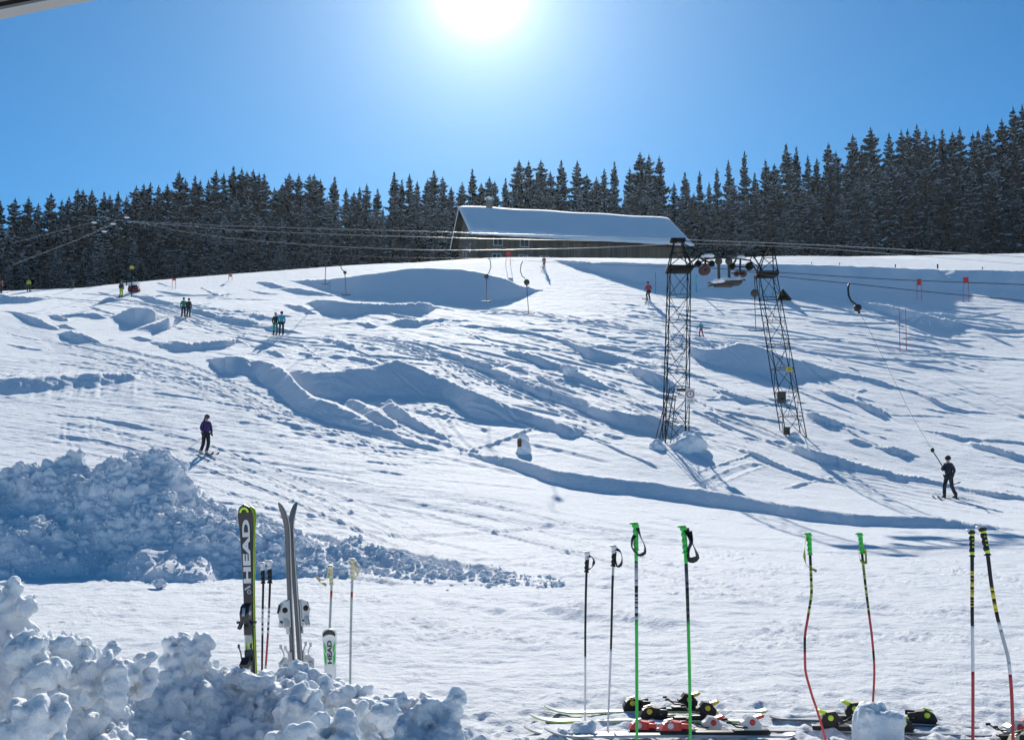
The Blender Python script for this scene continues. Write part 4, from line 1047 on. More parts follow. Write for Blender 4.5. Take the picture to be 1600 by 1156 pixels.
# ================================================================ GATES, STAKES, SMALL MARKERS
def gate(px, py_top, py_foot, w, hflag, Y, label, m=M_RED):
    t = thing('race_gate', label, 'race gate', (0, 0, 0), group='red race gates on the slope')
    for k, dx in enumerate((-w/2, w/2)):
        p = at(px + dx*1.15, py_foot, Y); p.z = gz(p.x, Y) - .1; q = at(px + dx, py_top, Y); b = MB(); b.tube([p, q], .022*Y/100, 6); b.build('gate_pole', M_REDP, t)
    c = at(px, py_top + hflag/2, Y); b = MB(); W = w*Y/F; H_ = hflag*Y/F; vs = []; n = 8
    for i in range(n+1):
        for j in (0, 1):
            for s in (-1, 1): vs.append((c.x - W/2 + W*i/n, Y - .03 + s*.006 + .02*math.sin(i*.9), c.z - H_/2 + H_*j + .015*math.sin(i*1.3+j)))
    fs = []
    for i in range(n):
        a = i*4; fs += [(a, a+4, a+6, a+2), (a+1, a+3, a+7, a+5), (a, a+1, a+5, a+4), (a+2, a+6, a+7, a+3)]
    fs += [(0, 2, 3, 1), (n*4, n*4+1, n*4+3, n*4+2)]
    b.add(vs, fs, 0); b.build('gate_flag', m, t); return t
gate(1436, 436, 457, 6.5, 10, 112, 'red gate on the right slope, left one of the two')
gate(1509, 433, 453, 7.5, 9.5, 112, 'red gate on the right slope, nearer the picture edge')
gate(794, 393, 407, 6.5, 7, 126, 'small red gate on the snow in front of the farmhouse wall')
gate(272, 435, 441, 5, 3.5, 118, 'tiny red flag peeking over the snow brow, left one')
gate(360, 429, 434, 5, 3.5, 122, 'tiny red flag peeking over the snow brow above the left middle')
def stake(px, y0, y1, Y, r, m, label, name='marker_stake', cat='stake', grp='stakes and poles marking the pistes'):
    b = MB(); p = at(px, y1, Y); p.z = gz(p.x, Y) - .15; q = at(px, y0, Y)
    if q.z < p.z + .4: q.z = p.z + .75
    b.tube([p, p.lerp(q, .9), q], [r, r, r*.8], 6); b.sphere(q, r*1.3, 0, 8)
    return tag(b.build(name, m), label, cat, grp)
stake(1405, 481, 517, 88, .028, M_REDP, 'thin red slalom pole on the right slope, left of its pair')
stake(1415, 483, 515, 89, .028, M_REDP, 'thin red slalom pole on the right slope, right of its pair')
stake(1024, 426, 453, 108, .022, M_ROPE, 'thin dark pole right of the red jacketed skier')
stake(1268, 410, 415, 132, .05, M_GREYBOX, 'short stake on the far brow nearest the tower')
stake(1312, 411, 416, 132, .05, M_GREYBOX, 'second short stake on the far brow right of the tower')
stake(1399, 414, 420, 131, .07, M_GREYBOX, 'stubby stake on the far brow between tower and gates')
stake(1465, 414, 421, 131, .09, M_DARK, 'thick dark stake on the far brow between the gates')
stake(1535, 418, 423, 131, .05, M_GREYBOX, 'short stake on the far brow beyond the right gate')
stake(1088, 430, 447, 110, .07, M_CYAN, 'cyan marker pole in the blue hollow beside the left tower leg')
stake(206, 416, 452, 113, .05, M_STEEL, 'tall thin pole with yellow top beside the far left skiers')
b = MB(); b.box(at(206, 418, 112.9), (.42, .10, .34), 0, bev=.04); b.box(at(206, 422, 112.85), (.2, .12, .2), 1)
tag(b.build('lamp_box', [M_YEL, M_BLACK]), 'yellow box on top of the thin far left pole', 'lamp box')
# small dark pyramid tent
c = at(1223, 449, 108); c.z = gz(c.x, 108) - .05; b = MB(); w = .75
b.add([(c.x-w, c.y-.6, c.z), (c.x+w, c.y-.6, c.z), (c.x+w, c.y+.6, c.z), (c.x-w, c.y+.6, c.z), (c.x+.05, c.y, c.z+1.15), (c.x-.05, c.y, c.z+1.15)], [(0, 1, 4, 5), (1, 2, 4), (2, 3, 5, 4), (3, 0, 5), (0, 3, 2, 1)], 0)
tag(b.build('pyramid_cover', M_DARK), 'small dark pointed cover on the brow right of the tower', 'cover')
# snow plastered post
def post(px, py0, py1, Y):
    t = thing('snowy_post', 'short brown post plastered with snow on the untouched slope', 'post', (0, 0, 0))
    p = at(px, py1, Y); p.z = gz(p.x, Y) - .1; h = (py1-py0)*Y/F
    b = MB(); b.box((p.x - .10, Y - .10, p.z + h*.66), (.17, .2, h*.42), bev=.02); b.build('post', mat('brown_wood', (.13, .07, .035), .8), t)
    b = MB(); rn = random.Random(3)
    for k in range(8): clod(b, (p.x + .06 + rn.uniform(-.05, .08), Y + .10, p.z + h*(.05 + .125*k)), .34 - .017*k, rn, 3, amp=.12)
    o = fuse(b, 'snow_cover', M_SN_MID, .03, .01, 2); o.parent = t
post(815, 682, 712, 48)
# snowy boulder-like lump on the powder
rn = random.Random(9); b = MB(); g0 = ground_hit(891, 588)
for k in range(5): clod(b, g0 + Vector((rn.uniform(-.2, .2), rn.uniform(-.1, .1), -.05 + .11*k)), .34, rn, 3, amp=.15)
tag(fuse(b, 'snow_lump', M_SN_MID, .04, .02, 1.5), 'upright snow lump standing alone on the powder left of the tower', 'snow lump')
# ---- terrace roof corner, upper left
A_ = at(-700, 175, 2.0); B_ = at(420, -55, 3.3); back_ = Vector((-.35, -1.7, .06))
ro = thing('terrace_roof', 'grey boarded terrace eave cutting the upper left corner', 'roof', (0, 0, 0))
d = (B_ - A_).normalized(); bk = (back_ - d*back_.dot(d)).normalized(); nn = d.cross(bk).normalized()
if nn.z < 0: nn = -nn
M_SOF = mat('grey_soffit_boards', (.16, .14, .125), .7, noise=(3, .25)); M_TRIM = mat('pale_grey_trim', (.42, .40, .38), .5)
def obox(b, o, a, c, h, la, lc, lh, mi=0):
    vs = [o + a*(la*i) + c*(lc*j) + h*(lh*k) for i in (0, 1) for j in (0, 1) for k in (0, 1)]
    b.add(vs, [(0, 1, 3, 2), (4, 6, 7, 5), (0, 4, 5, 1), (2, 3, 7, 6), (0, 2, 6, 4), (1, 5, 7, 3)], mi)
L_ = (B_-A_).length
b = MB(); obox(b, A_, d, bk, nn, L_, .028, .06); b.build('trim', M_TRIM, ro)
b = MB(); obox(b, A_ + bk*.028 + nn*.012, d, bk, nn, L_, .012, .05); b.build('drip_edge', M_DARK, ro)
b = MB()
for k in range(14): obox(b, A_ + bk*(.042 + k*.105) + nn*(.010 + .002*(k % 2)), d, bk, nn, L_, .100, .04)
b.build('soffit', M_SOF, ro)
# ================================================================ SKIS, POLES
M_SKB = mat('gloss_black_topsheet', (.016, .016, .018), .30)
M_BASE = mat('dark_grey_ski_base', (.055, .058, .066), .42)
M_NEON = mat('neon_yellow_green', (.55, .80, .04), .45)
M_GREEN = mat('vivid_green', (.025, .50, .06), .45)
M_SILV = mat('silver_edge', (.42, .43, .45), .3, metal=.7)
M_LTSKI = mat('pale_grey_topsheet', (.55, .55, .54), .35)
M_SKW = mat('white_topsheet', (.74, .74, .72), .35)
M_REDB = mat('red_binding', (.60, .025, .02), .38)
M_YELB = mat('yellow_binding', (.65, .50, .03), .4)
M_CREAM = mat('ivory_grip', (.62, .55, .36), .5)
M_DRED = mat('deep_red_paint', (.42, .018, .03), .35)
M_SHW = mat('white_shaft_paint', (.62, .62, .64), .4)
M_SHG = mat('grey_green_shaft', (.36, .40, .37), .4)
M_STRIPE = mat('silver_mark', (.40, .42, .44), .4)
M_LIME = mat('lime_strap', (.35, .42, .06), .7)
M_ICE = mat('snow_stuck_on_ski', (.80, .82, .85), .75)
def ski_z(t, L, tip, tail):
    z = 0
    if t > .86: z += tip * ((t-.86)/.14) ** 2
    if t < .05: z += tail * ((.05-t)/.05) ** 2
    return z
def ski_board(L, wt, ww, wl, tip, mats, parent, thick=.016, taild=.012, name='board'):
    """x tail->tip, z towards the top sheet; mats = top, side, base"""
    b = MB(); n = 72; vs = []
    for i in range(n+1):
        t = i/n; x = L*t
        w = ww + (wt-ww)*max(0, (t-.48)/.44)**2 if t > .48 else ww + (wl-ww)*((.48-t)/.48)**2
        if t > .93: w *= max(.04, math.sqrt(max(0, 1-((t-.93)/.07)**2)))
        if t < .012: w *= .75 + .25*t/.012
        z = ski_z(t, L, tip, taild); h = thick*(.45 + .55*math.sin(math.pi*min(max(t, .06), .94)))
        for (yy, zz) in ((-.5, 0), (-.5, h*.55), (-.42, h), (.42, h), (.5, h*.55), (.5, 0)): vs.append((x, yy*w, z+zz))
    fs = []; mi = []
    for i in range(n):
        a = i*6
        for k in range(6):
            k2 = (k+1) % 6; fs.append((a+k, a+k2, a+6+k2, a+6+k)); mi.append({0: 1, 1: 0, 2: 0, 3: 0, 4: 1, 5: 2}[k])
    fs += [tuple(range(6))[::-1], tuple(n*6+k for k in range(6))]; mi += [1, 1]
    b.v = [tuple(v) for v in vs]; b.f = fs; b.m = mi; b.sm = [False]*len(fs)
    o = b.build(name, mats, parent)
    bm = bmesh.new(); bm.from_mesh(o.data); bmesh.ops.recalc_face_normals(bm, faces=bm.faces); bm.to_mesh(o.data); bm.free(); return o
def toe(parent, x, mats, s=1.0, h=.018):
    a, c, d = mats   # base, body, detail
    b = MB()
    b.box((x, 0, h+.006), (.15*s, .062, .012), 0, bev=.004)
    b.prism([(x-.03*s, h+.012), (x+.075*s, h+.012), (x+.06*s, h+.040*s), (x+.02*s, h+.058*s), (x-.035*s, h+.050*s), (x-.045*s, h+.03)], .058*s, 1)
    for sy in (-1, 1):
        b.box((x-.05*s, sy*.034*s, h+.034*s), (.055*s, .020*s, .026*s), 1, rot=Matrix.Rotation(-sy*.45, 3, 'Z'), bev=.005)
    b.lathe([(.010, -.031*s), (.020, -.030*s), (.020, .030*s), (.010, .031*s)], 12, 2, Matrix.Translation((x+.022*s, 0, h+.034*s)), axis='y')
    b.box((x+.03*s, 0, h+.060*s), (.05*s, .022, .008), 2, rot=Matrix.Rotation(.25, 3, 'Y'), bev=.002)
    b.box((x-.085*s, 0, h+.014), (.06*s, .056, .008), 0, bev=.003)
    return b.build('toe_binding', [a, c, d], parent)
def heel(parent, x, mats, s=1.0, h=.018, lever=1.0):
    a, c, d = mats
    b = MB()
    b.box((x-.01, 0, h+.007), (.19*s, .060, .014), 0, bev=.004)
    b.prism([(x+.030*s, h+.014), (x-.055*s, h+.014), (x-.062*s, h+.040*s), (x-.030*s, h+.078*s), (x+.012*s, h+.085*s), (x+.030*s, h+.062*s), (x+.048*s, h+.050*s), (x+.050*s, h+.038*s), (x+.022*s, h+.034*s)], .052*s, 1)
    b.prism([(x-.020*s, h+.076*s), (x-.065*s, h+.090*s*lever), (x-.080*s, h+.086*s*lever), (x-.075*s, h+.076*s*lever), (x-.04*s, h+.062*s)], .034*s, 2)
    b.lathe([(.010, -.030*s), (.019, -.029*s), (.019, .029*s), (.010, .030*s)], 12, 2, Matrix.Translation((x-.012*s, 0, h+.052*s)), axis='y')
    # brake arms
    for sy in (-1, 1): b.tube([(x+.02, sy*.040, h+.03), (x+.075*s, sy*.046, h+.036), (x+.11*s, sy*.046, h+.052*s)], .0045, 6, 0); b.box((x+.118*s, sy*.046, h+.055*s), (.03, .012, .016), 0, bev=.003)
    return b.build('heel_binding', [a, c, d], parent)
def text_part(s, size, M, m, parent, name='lettering', xs=1.0, bold=.02, depth=.0006):
    cu = bpy.data.curves.new('t', 'FONT'); cu.body = s; cu.size = 1.0; cu.offset = bold; cu.extrude = .001; cu.align_x = 'CENTER'; cu.align_y = 'CENTER'
    o = bpy.data.objects.new('t', cu); COL.objects.link(o)
    dg = bpy.context.evaluated_depsgraph_get(); dg.update(); me = bpy.data.meshes.new_from_object(o.evaluated_get(dg)); bpy.data.objects.remove(o)
    me.transform(Matrix.Diagonal((size*xs, size, depth/.001, 1))); me.transform(M); me.materials.clear(); me.materials.append(m); me.name = name
    q = bpy.data.objects.new(name, me); COL.objects.link(q); q.parent = parent; return q
def frame(origin, xdir, zdir):
    x = Vector(xdir).normalized(); z = Vector(zdir); z = (z - x*z.dot(x)).normalized(); y = z.cross(x)
    return Matrix(((x.x, y.x, z.x, origin[0]), (x.y, y.y, z.y, origin[1]), (x.z, y.z, z.z, origin[2]), (0, 0, 0, 1)))
def ski(label, M, L, wt, ww, wl, tip, mats, group=None, **k):
    t = thing('ski', label, 'ski', group=group); t.matrix_world = M; ski_board(L, wt, ww, wl, tip, mats, t, **k); return t
# --- upright race pair, top sheet to the camera
Y1 = 7.9
def upright(px0, py0, px1, py1, Y, L, normal):
    tipp = at(px0, py0, Y); low = at(px1, py1, Y); d = (tipp-low).normalized(); return frame(tipp - d*L, d, normal)
nrm = Vector((-.22, -1, .03))
M1 = upright(385, 787, 391.5, 1035, Y1, 1.62, nrm)
s1 = ski('black upright race ski with big pale letters facing the camera', M1, 1.62, .118, .072, .10, .035, [M_SKB, M_NEON, M_BASE], 'skis stuck upright in the snow heap')
tx = lambda px_y: 1.62 - (px_y - 787)/F*Y1 / 1.0
Mt = lambda x, z=.017: Matrix.Translation((x, 0, z))
T_ = MB()
def letters(par, word, xa, xb, hgt, m, z, bold=.03):
    """one text part whose word runs along the ski from xa to xb"""
    n = len(word); o = text_part(word, 1.0, Matrix.Identity(4), m, par, bold=bold)
    me = o.data; xs_ = [v.co.x for v in me.vertices]; ys_ = [v.co.y for v in me.vertices]; zs_ = [v.co.z for v in me.vertices]
    for v in me.vertices:
        v.co.x = xa + (v.co.x - min(xs_))/(max(xs_)-min(xs_))*(xb-xa); v.co.y = (v.co.y - (min(ys_)+max(ys_))/2)/(max(ys_)-min(ys_))*hgt
        v.co.z = z + (0.0008 if v.co.z > 0 else -.0002)
    return o
LZ = .0172
letters(s1, 'HEAD', tx(908), tx(811), .058, M_SHW, LZ, .045)
b = MB()   # round yellow mark near the tip
c = tx(800); ring = []
for rr_, mi_ in ((.034, 0),):
    n = 24; vs = []; 
    for k in range(n+1):
        a = -math.pi*.5 + math.pi*k/n
        for r_ in (.021, .036): vs.append((c + r_*math.cos(a), r_*math.sin(a), .0192 + max(0, (c + .02 - 1.393))*.12))
    b.add(vs, [(2*k, 2*k+1, 2*k+3, 2*k+2) for k in range(n)], 0)
b.build('logo', M_NEON, s1)
b = MB(); b.add([(tx(911), -.018, LZ), (tx(916), .024, LZ), (tx(919), .018, LZ), (tx(914), -.025, LZ)], [(0, 1, 2, 3)], 0)
b.lathe([(.008, LZ-.0005), (.008, LZ+.0006), (.016, LZ+.0006), (.016, LZ-.0005)], 16, 0, Matrix.Translation((tx(921), -.012, 0)), cap=False); b.build('emblem', M_STRIPE, s1)
def zs(x, L=1.62, tip=.035): return ski_z(x/L, L, tip, .012) + .0165
b = MB()  # snow frozen to the top sheet
rn = random.Random(4)
for k in range(0):
    x = rn.uniform(tx(815), tx(804)); b.sphere((x, rn.uniform(-.040, .036), zs(x)), (rn.uniform(.008, .016), rn.uniform(.006, .012), .0022), seg=8)
pass
b = MB()  # green graphics between the bindings
for pts in (((tx(975), .030), (tx(985), .018), (tx(1015), .022), (tx(1012), .031)), ((tx(940), .030), (tx(944), .006), (tx(948), .008), (tx(952), .031)), ((tx(985), -.030), (tx(1008), -.022), (tx(1010), -.031))):
    b.add([(x, y, LZ+.0003) for x, y in pts], [tuple(range(len(pts)))], 0)
b.build('green_graphic', M_NEON, s1)
b = MB(); n = 20; vs = [(tx(998) + .075*math.cos(6.283*k/n), .017*math.sin(6.283*k/n), LZ+.0006) for k in range(n)]; b.add(vs, [tuple(range(n))], 0)
vs = [(tx(998) + .030*math.cos(6.283*k/n), .009*math.sin(6.283*k/n), LZ+.0012) for k in range(n)]; b.add(vs, [tuple(range(n))], 1); b.build('plate_graphic', [M_STRIPE, M_NEON], s1)
b = MB(); b.box(((tx(985)), 0, .0172), (.12, .05, .004), bev=.001); b.build('binding_plate', M_STRIPE, s1)
toe(s1, tx(957), (M_SKB, M_SKB, M_SILV), 1.15); heel(s1, tx(1030), (M_SKB, M_SKB, M_SILV), 1.15)
b = MB(); b.box((tx(966), 0, .045), (.018, .15, .014), 0, bev=.004); b.build('brake_bar', M_SKB, s1)
M1b = M1 @ Matrix.Translation((0, .004, -.022)) @ Matrix.Rotation(math.pi, 4, 'X')
ski('second race ski clamped behind the lettered black one, lime edge showing', M1b, 1.61, .118, .074, .10, .035, [M_SKB, M_NEON, M_NEON], 'skis stuck upright in the snow heap')
# --- dark pair seen from the side with splayed tips
Y2 = 7.85
for k, (sg, p0, p1, lab) in enumerate(((-1, (448, 784), (459, 1035), 'left ski of the grey pair with splayed tips and white bindings'), (1, (450, 785), (467, 1035), 'right ski of the grey pair with splayed tips and white bindings'))):
    nv = Vector((sg*.84, sg*.52, 0))
    Mx = upright(p0[0], p0[1], p1[0], p1[1], Y2 + .012*sg, 1.62, nv)
    tippx = at(p0[0] + 8*(-sg)*-.0, p0[1], Y2)
    Mx = Mx @ Matrix.Translation((0, 0, -.0 if sg < 0 else .004))
    s2 = ski(lab, Mx, 1.62, .105, .070, .095, .055, [M_BASE, M_SILV, M_BASE], 'skis stuck upright in the snow heap')
    toe(s2, tx(955), (M_LTSKI, M_LTSKI, M_BLACK), 1.25); heel(s2, tx(1030), (M_LTSKI, M_LTSKI, M_STRIPE), 1.0)
    b = MB(); b.box((tx(966), 0, .060), (.030, .085, .034), 0, bev=.01); b.build('anti_friction_pad', M_BLACK, s2)
# --- small white and green junior ski
Y3 = 7.6
M3 = upright(514.5, 981, 516, 1042, Y3, .62, Vector((.05, -1, .03)))
s3 = ski('short white and green junior ski with dark letters stuck upright', M3, .62, .098, .076, .09, .02, [M_SKW, M_BASE, M_BASE], 'skis stuck upright in the snow heap')
t3 = lambda py: .62 - (py-981)/F*Y3
letters(s3, 'HEAD', t3(1034), t3(999), .030, M_SKB, LZ, .04)
b = MB()
for sg in (-1, 1):
    for a, c in ((1000, 1012), (1014, 1030)):
        b.add([(t3(a), sg*.040, LZ), (t3(a+9), sg*.022, LZ), (t3(c+8), sg*.022, LZ), (t3(c), sg*.036, LZ)], [(0, 1, 2, 3) if sg > 0 else (3, 2, 1, 0)], 0)
b.build('green_graphic', M_GREEN, s3)
b = MB(); vs = []
for k in range(13):
    a = -math.pi/2 + math.pi*k/12; vs += [(.575 + .036*math.cos(a), .043*math.sin(a), zs(.575 + .03*math.cos(a), .62, .02) + .001), (.562 + .018*math.cos(a), .036*math.sin(a), zs(.57, .62, .02)+.001)]
b.add(vs, [(2*k, 2*k+1, 2*k+3, 2*k+2) for k in range(12)], 0); b.build('black_tip', M_SKB, s3)
# --- skis lying flat
def lying(label, ptip, ptail, Yt, Yl, group, mats, tcol, hcol, toe_px, heel_px, s=1.0, tip=.045, zoff=.002, rollup=0, wt=.112, L=None):
    a = at(ptip[0], ptip[1], Yt); c = at(ptail[0], ptail[1], Yl); a.z = gz(a.x, a.y) + zoff; c.z = gz(c.x, c.y) + zoff
    L = L or (a-c).length; d = (a-c).normalized()
    if L and abs((a-c).length - L) > .01: c = a - d*L
    M = frame(c, d, (0, rollup, 1)); t = ski(label, M, L, wt, .070, .095, tip, mats, group)
    f = lambda px: ((px - to_px(c.x, c.y, c.z)[0]) / (to_px(a.x, a.y, a.z)[0] - to_px(c.x, c.y, c.z)[0])) * L
    b = MB(); m = (f(toe_px)+f(heel_px))/2; b.box((m - .02, 0, .024), (abs(f(toe_px)-f(heel_px)) + .22, .060, .016), bev=.003); b.build('binding_plate', M_BLACK, t)
    toe(t, f(toe_px), tcol, s, .030); heel(t, f(heel_px), hcol, s, .030); return t
GY = 'yellow trimmed skis lying side by side'; yb = (M_BLACK, M_BLACK, M_YELB)
lying('black bound yellow edged ski lying flat, rear one of the pair', (850, 1108), (1196, 1102), 8.05, 8.12, GY, [M_SKW, M_NEON, M_BASE], yb, yb, 993, 1072, 1.25)
lying('black bound yellow edged ski lying flat, front one of the pair', (827, 1113), (1175, 1112), 7.86, 7.84, GY, [M_SKW, M_NEON, M_BASE], yb, yb, 1021, 1102, 1.25)
rb = (M_BLACK, M_REDB, M_SHW); rh = (M_BLACK, M_LTSKI, M_REDB)
GR = 'pale skis with red bindings lying side by side'
lying('pale ski with red and white bindings, farther one of its pair', (818, 1136), (1180, 1134), 7.38, 7.42, GR, [M_LTSKI, M_STRIPE, M_BASE], rb, rh, 1003, 1110, 1.15)
lying('pale ski with red and white bindings, nearer one at the bottom edge', (850, 1150), (1240, 1143), 7.12, 7.20, GR, [M_LTSKI, M_STRIPE, M_BASE], rb, rh, 1052, 1170, 1.2)
lb = (M_BLACK, M_BLACK, M_NEON); lh = (M_BLACK, M_BLACK, M_NEON)
GL = 'black and lime skis lying side by side'
lying('black ski with lime heel lever lying flat, rear one of the pair', (1590, 1124), (1203, 1110), 7.60, 7.88, GL, [M_STRIPE, M_BASE, M_BASE], lb, lh, 1444, 1342, 1.3)
lying('black ski with lime heel lever lying flat, front one of the pair', (1580, 1136), (1185, 1130), 7.38, 7.50, GL, [M_STRIPE, M_BASE, M_BASE], lb, lh, 1405, 1302, 1.3)
lying('dark ski with red and white heel at the lower right edge', (1412, 1150), (1790, 1143), 7.15, 7.28, 'skis at the lower right edge', [M_BASE, M_SILV, M_BASE], rb, rh, 1602, 1584, 1.3, L=1.6)
lying('low dark ski at the very bottom right corner, partly cut off', (1455, 1157), (1840, 1156), 7.0, 7.04, 'skis at the lower right edge', [M_BASE, M_SILV, M_BASE], (M_BLACK, M_CREAM, M_BLACK), (M_BLACK, M_CREAM, M_BLACK), 1600, 1680, 1.2, L=1.6)
# --- poles
def spole(label, pts, Y, r, bands, gripc, strapc, kind, grp, grip_len=.135, strap=None, lean=0.0, gw=1.0, sw=.0115):
    """pts: picture points from top of the grip to the snow; bands: (fraction, material) ends"""
    t = thing('ski_pole', label, 'ski pole', group=grp)
    W = [at(x, y, Y - lean*i/(len(pts)-1)) for i, (x, y) in enumerate(pts)]
    last = W[-1]; g = gz(last.x, last.y)
    dirn = (W[-1]-W[-2]).normalized(); k = (last.z - g + .06)/max(-dirn.z, .3); W[-1] = last + dirn*k if k > 0 else last
    # dense smooth path
    cum = [0]
    for a, c in zip(W[:-1], W[1:]): cum.append(cum[-1] + (c-a).length)
    Ltot = cum[-1]; n = 60
    def pos(s):
        return Vector((pchip(cum, [w.x for w in W], np.array([s]))[0], pchip(cum, [w.y for w in W], np.array([s]))[0], pchip(cum, [w.z for w in W], np.array([s]))[0]))
    mats = []; b = MB(); prev = grip_len*.8/Ltot
    for fr_, m in bands:
        if m not in mats: mats.append(m)
        a0 = prev*Ltot; a1 = fr_*Ltot; kk = max(2, int((a1-a0)/.02))
        b.tube([pos(a0 + (a1-a0)*i/kk) for i in range(kk+1)], [r*(1.0 - .25*(a0 + (a1-a0)*i/kk)/Ltot) for i in range(kk+1)], 10, mats.index(m)); prev = fr_
    b.build('shaft', mats, t)
    # grip with finger ridges and flared top
    p0, p1 = pos(0), pos(grip_len); ax = (p1-p0).normalized(); nn_ = 26; pp = []; rd = []
    for i in range(nn_+1):
        s = i/nn_; rr_ = .0155*gw*(1 + .11*math.sin(s*math.pi*8.5)) * (1.0 - .12*s)
        if s < .14: rr_ = .0155*gw*(1.5 - s*2.6)
        if s > .93: rr_ = .0155*gw*1.15
        pp.append(p0 + (p1-p0)*s + Vector((-.0012*math.sin(s*math.pi*8.5), 0, 0))); rd.append(rr_)
    b = MB(); b.tube(pp, rd, 12, 0, flat=1.15)
    if kind == 'two':   # pale head over a darker handle
        b = MB(); k_ = 9; b.tube(pp[:k_+1], rd[:k_+1], 12, 1, flat=1.15); b.tube(pp[k_:], rd[k_:], 12, 0, flat=1.15)
    if kind == 'band':
        b = MB()
        for a0, a1, mi_ in ((0, 3, 0), (3, 5, 1), (5, 21, 0), (21, 24, 1), (24, 26, 0)): b.tube(pp[a0:a1+1], rd[a0:a1+1], 12, mi_, flat=1.15)
        for k_ in range(3): q_ = pp[8+4*k_]; b.box(q_ + Vector((0, -.0165*gw, 0)), (.012, .003, .007), 1)
    b.box(p0 + Vector((-.010, 0, .002)), (.046*gw, .030*gw, .012), 2 if kind != 'plain' else 0, bev=.004)
    b.build('grip', gripc, t)
    if strap:
        q = MB(); Wp = [at(x, y, Y - .012) for x, y in strap]; cm = [0]
        for a, c in zip(Wp[:-1], Wp[1:]): cm.append(cm[-1] + (c-a).length)
        S = [Vector([pchip(cm, [getattr(w_, c_) for w_ in Wp], np.array([s_]))[0] for c_ in 'xyz']) for s_ in np.linspace(0, cm[-1], 28)]
        # flat webbing
        vs = []; hw = sw
        for i, p in enumerate(S):
            tg = (S[min(i+1, 27)] - S[max(i-1, 0)]).normalized(); nr = tg.cross(Vector((0, 1, 0))).normalized()
            tw = .35 + .55*abs(math.sin(i*.23)); wv = (Vector((0, 1, 0))*math.sin(tw*1.5) + nr*math.cos(tw*1.5)*1.0) * hw
            for sg in (-1, 1):
                for th_ in (-.0009, .0009): vs.append(p + wv*sg + nr*th_)
        fs = []
        for i in range(27):
            a = i*4
            fs += [(a, a+2, a+6, a+4), (a+1, a+5, a+7, a+3), (a, a+4, a+5, a+1), (a+2, a+3, a+7, a+6)]
        q.add(vs, fs, 0, False); q.build('strap', strapc, t)
    return t
def banded(a, b_, n, m1, m2):
    r_ = random.Random(int(a*1000) + n); ks = sorted(r_.uniform(a, b_) for _ in range(n*2)); return [(k_, m2 if i % 2 else m1) for i, k_ in enumerate(ks)] + [(b_, m1)]
GP = 'ski poles standing in the snow on the right'; GQ = 'ski poles standing behind the snow heap'
spole('black gripped pole with white head, left one of the right group', [(918, 863), (916, 905), (914.5, 1000), (914.5, 1062), (914, 1116)], 7.7, .0085, [(.57, M_BLACK), (1, M_SHW)], [M_BLACK, M_SHW, M_SHW], M_BLACK, 'two', GP, strap=[(918, 868), (925, 870), (928, 877), (924, 887), (917, 890)])
spole('black gripped pole with white head beside the first green pole', [(960, 853), (957.5, 900), (955, 1000), (952, 1080), (950, 1128)], 7.45, .0085, [(.15, M_SHG), (.53, M_BLACK), (1, M_SHW)], [M_BLACK, M_SHW, M_SHW], M_BLACK, 'two', GP, strap=[(962, 857), (969, 861), (972, 872), (970, 882), (965, 885), (962, 876), (961, 862)])
spole('green pole with dangling black strap, left of the green pair', [(993, 818), (994, 860), (994.5, 960), (995, 1060), (995, 1190)], 6.35, .0105, [(.145, M_GREEN)] + banded(.145, .37, 13, M_BLACK, M_STRIPE) + [(1, M_GREEN)], [M_GREEN, M_GREEN, M_GREEN], M_BLACK, 'plain', GP, grip_len=.15, strap=[(996, 824), (1001, 838), (1008, 857), (1008, 862), (999, 867), (991, 861), (987, 852), (988, 843), (992, 836)])
spole('green pole with broad folded black strap, right of the green pair', [(1068, 823), (1071, 860), (1075, 960), (1077.5, 1060), (1079, 1190)], 6.35, .0105, [(.145, M_GREEN)] + banded(.145, .37, 13, M_BLACK, M_BASE) + [(1, M_GREEN)], [M_GREEN, M_GREEN, M_GREEN], M_BLACK, 'plain', GP, grip_len=.15, strap=[(1072, 826), (1079, 842), (1086, 858), (1090, 870), (1081, 875), (1074, 871), (1075, 860), (1080, 846), (1076, 830)], sw=.021)
spole('bent red race pole with green grip and lime strap', [(1264, 834), (1266, 870), (1268, 920), (1263, 960), (1257.5, 1000), (1258, 1040), (1267, 1080), (1277, 1110), (1285, 1138)], 7.25, .0095, [(.14, M_BLACK)] + banded(.14, .37, 15, M_BLACK, M_LIME) + [(.48, M_DRED), (.54, M_BLACK), (1, M_REDP)], [M_GREEN, M_GREEN, M_SHW], M_LIME, 'plain', GP, strap=[(1262, 836), (1258, 850), (1257, 868), (1260, 882), (1266, 887), (1276, 892)])
spole('gently curved red race pole with green grip beside the bent one', [(1344, 834), (1348, 875), (1353, 920), (1358, 960), (1363, 1000), (1366, 1040), (1365, 1080), (1362, 1112)], 7.7, .0095, [(.15, M_BLACK)] + banded(.15, .41, 15, M_BLACK, M_LIME) + [(.60, M_DRED), (.64, M_BLACK), (1, M_REDP)], [M_GREEN, M_GREEN, M_SHW], M_LIME, 'plain', GP, strap=[(1345, 852), (1342, 864), (1345, 876), (1353, 879), (1353, 868), (1350, 856)])
spole('straight black pole with yellow bands, white middle and red foot', [(1518.5, 829), (1519, 880), (1519, 950), (1520, 1030), (1520, 1170)], 6.7, .0115, [(.17, M_BLACK)] + banded(.17, .32, 9, M_YELB, M_BLACK) + [(.40, M_BLACK), (.59, M_SHW), (1, M_DRED)], [M_BLACK, M_NEON, M_SHW], M_BLACK, 'band', GP, grip_len=.155)
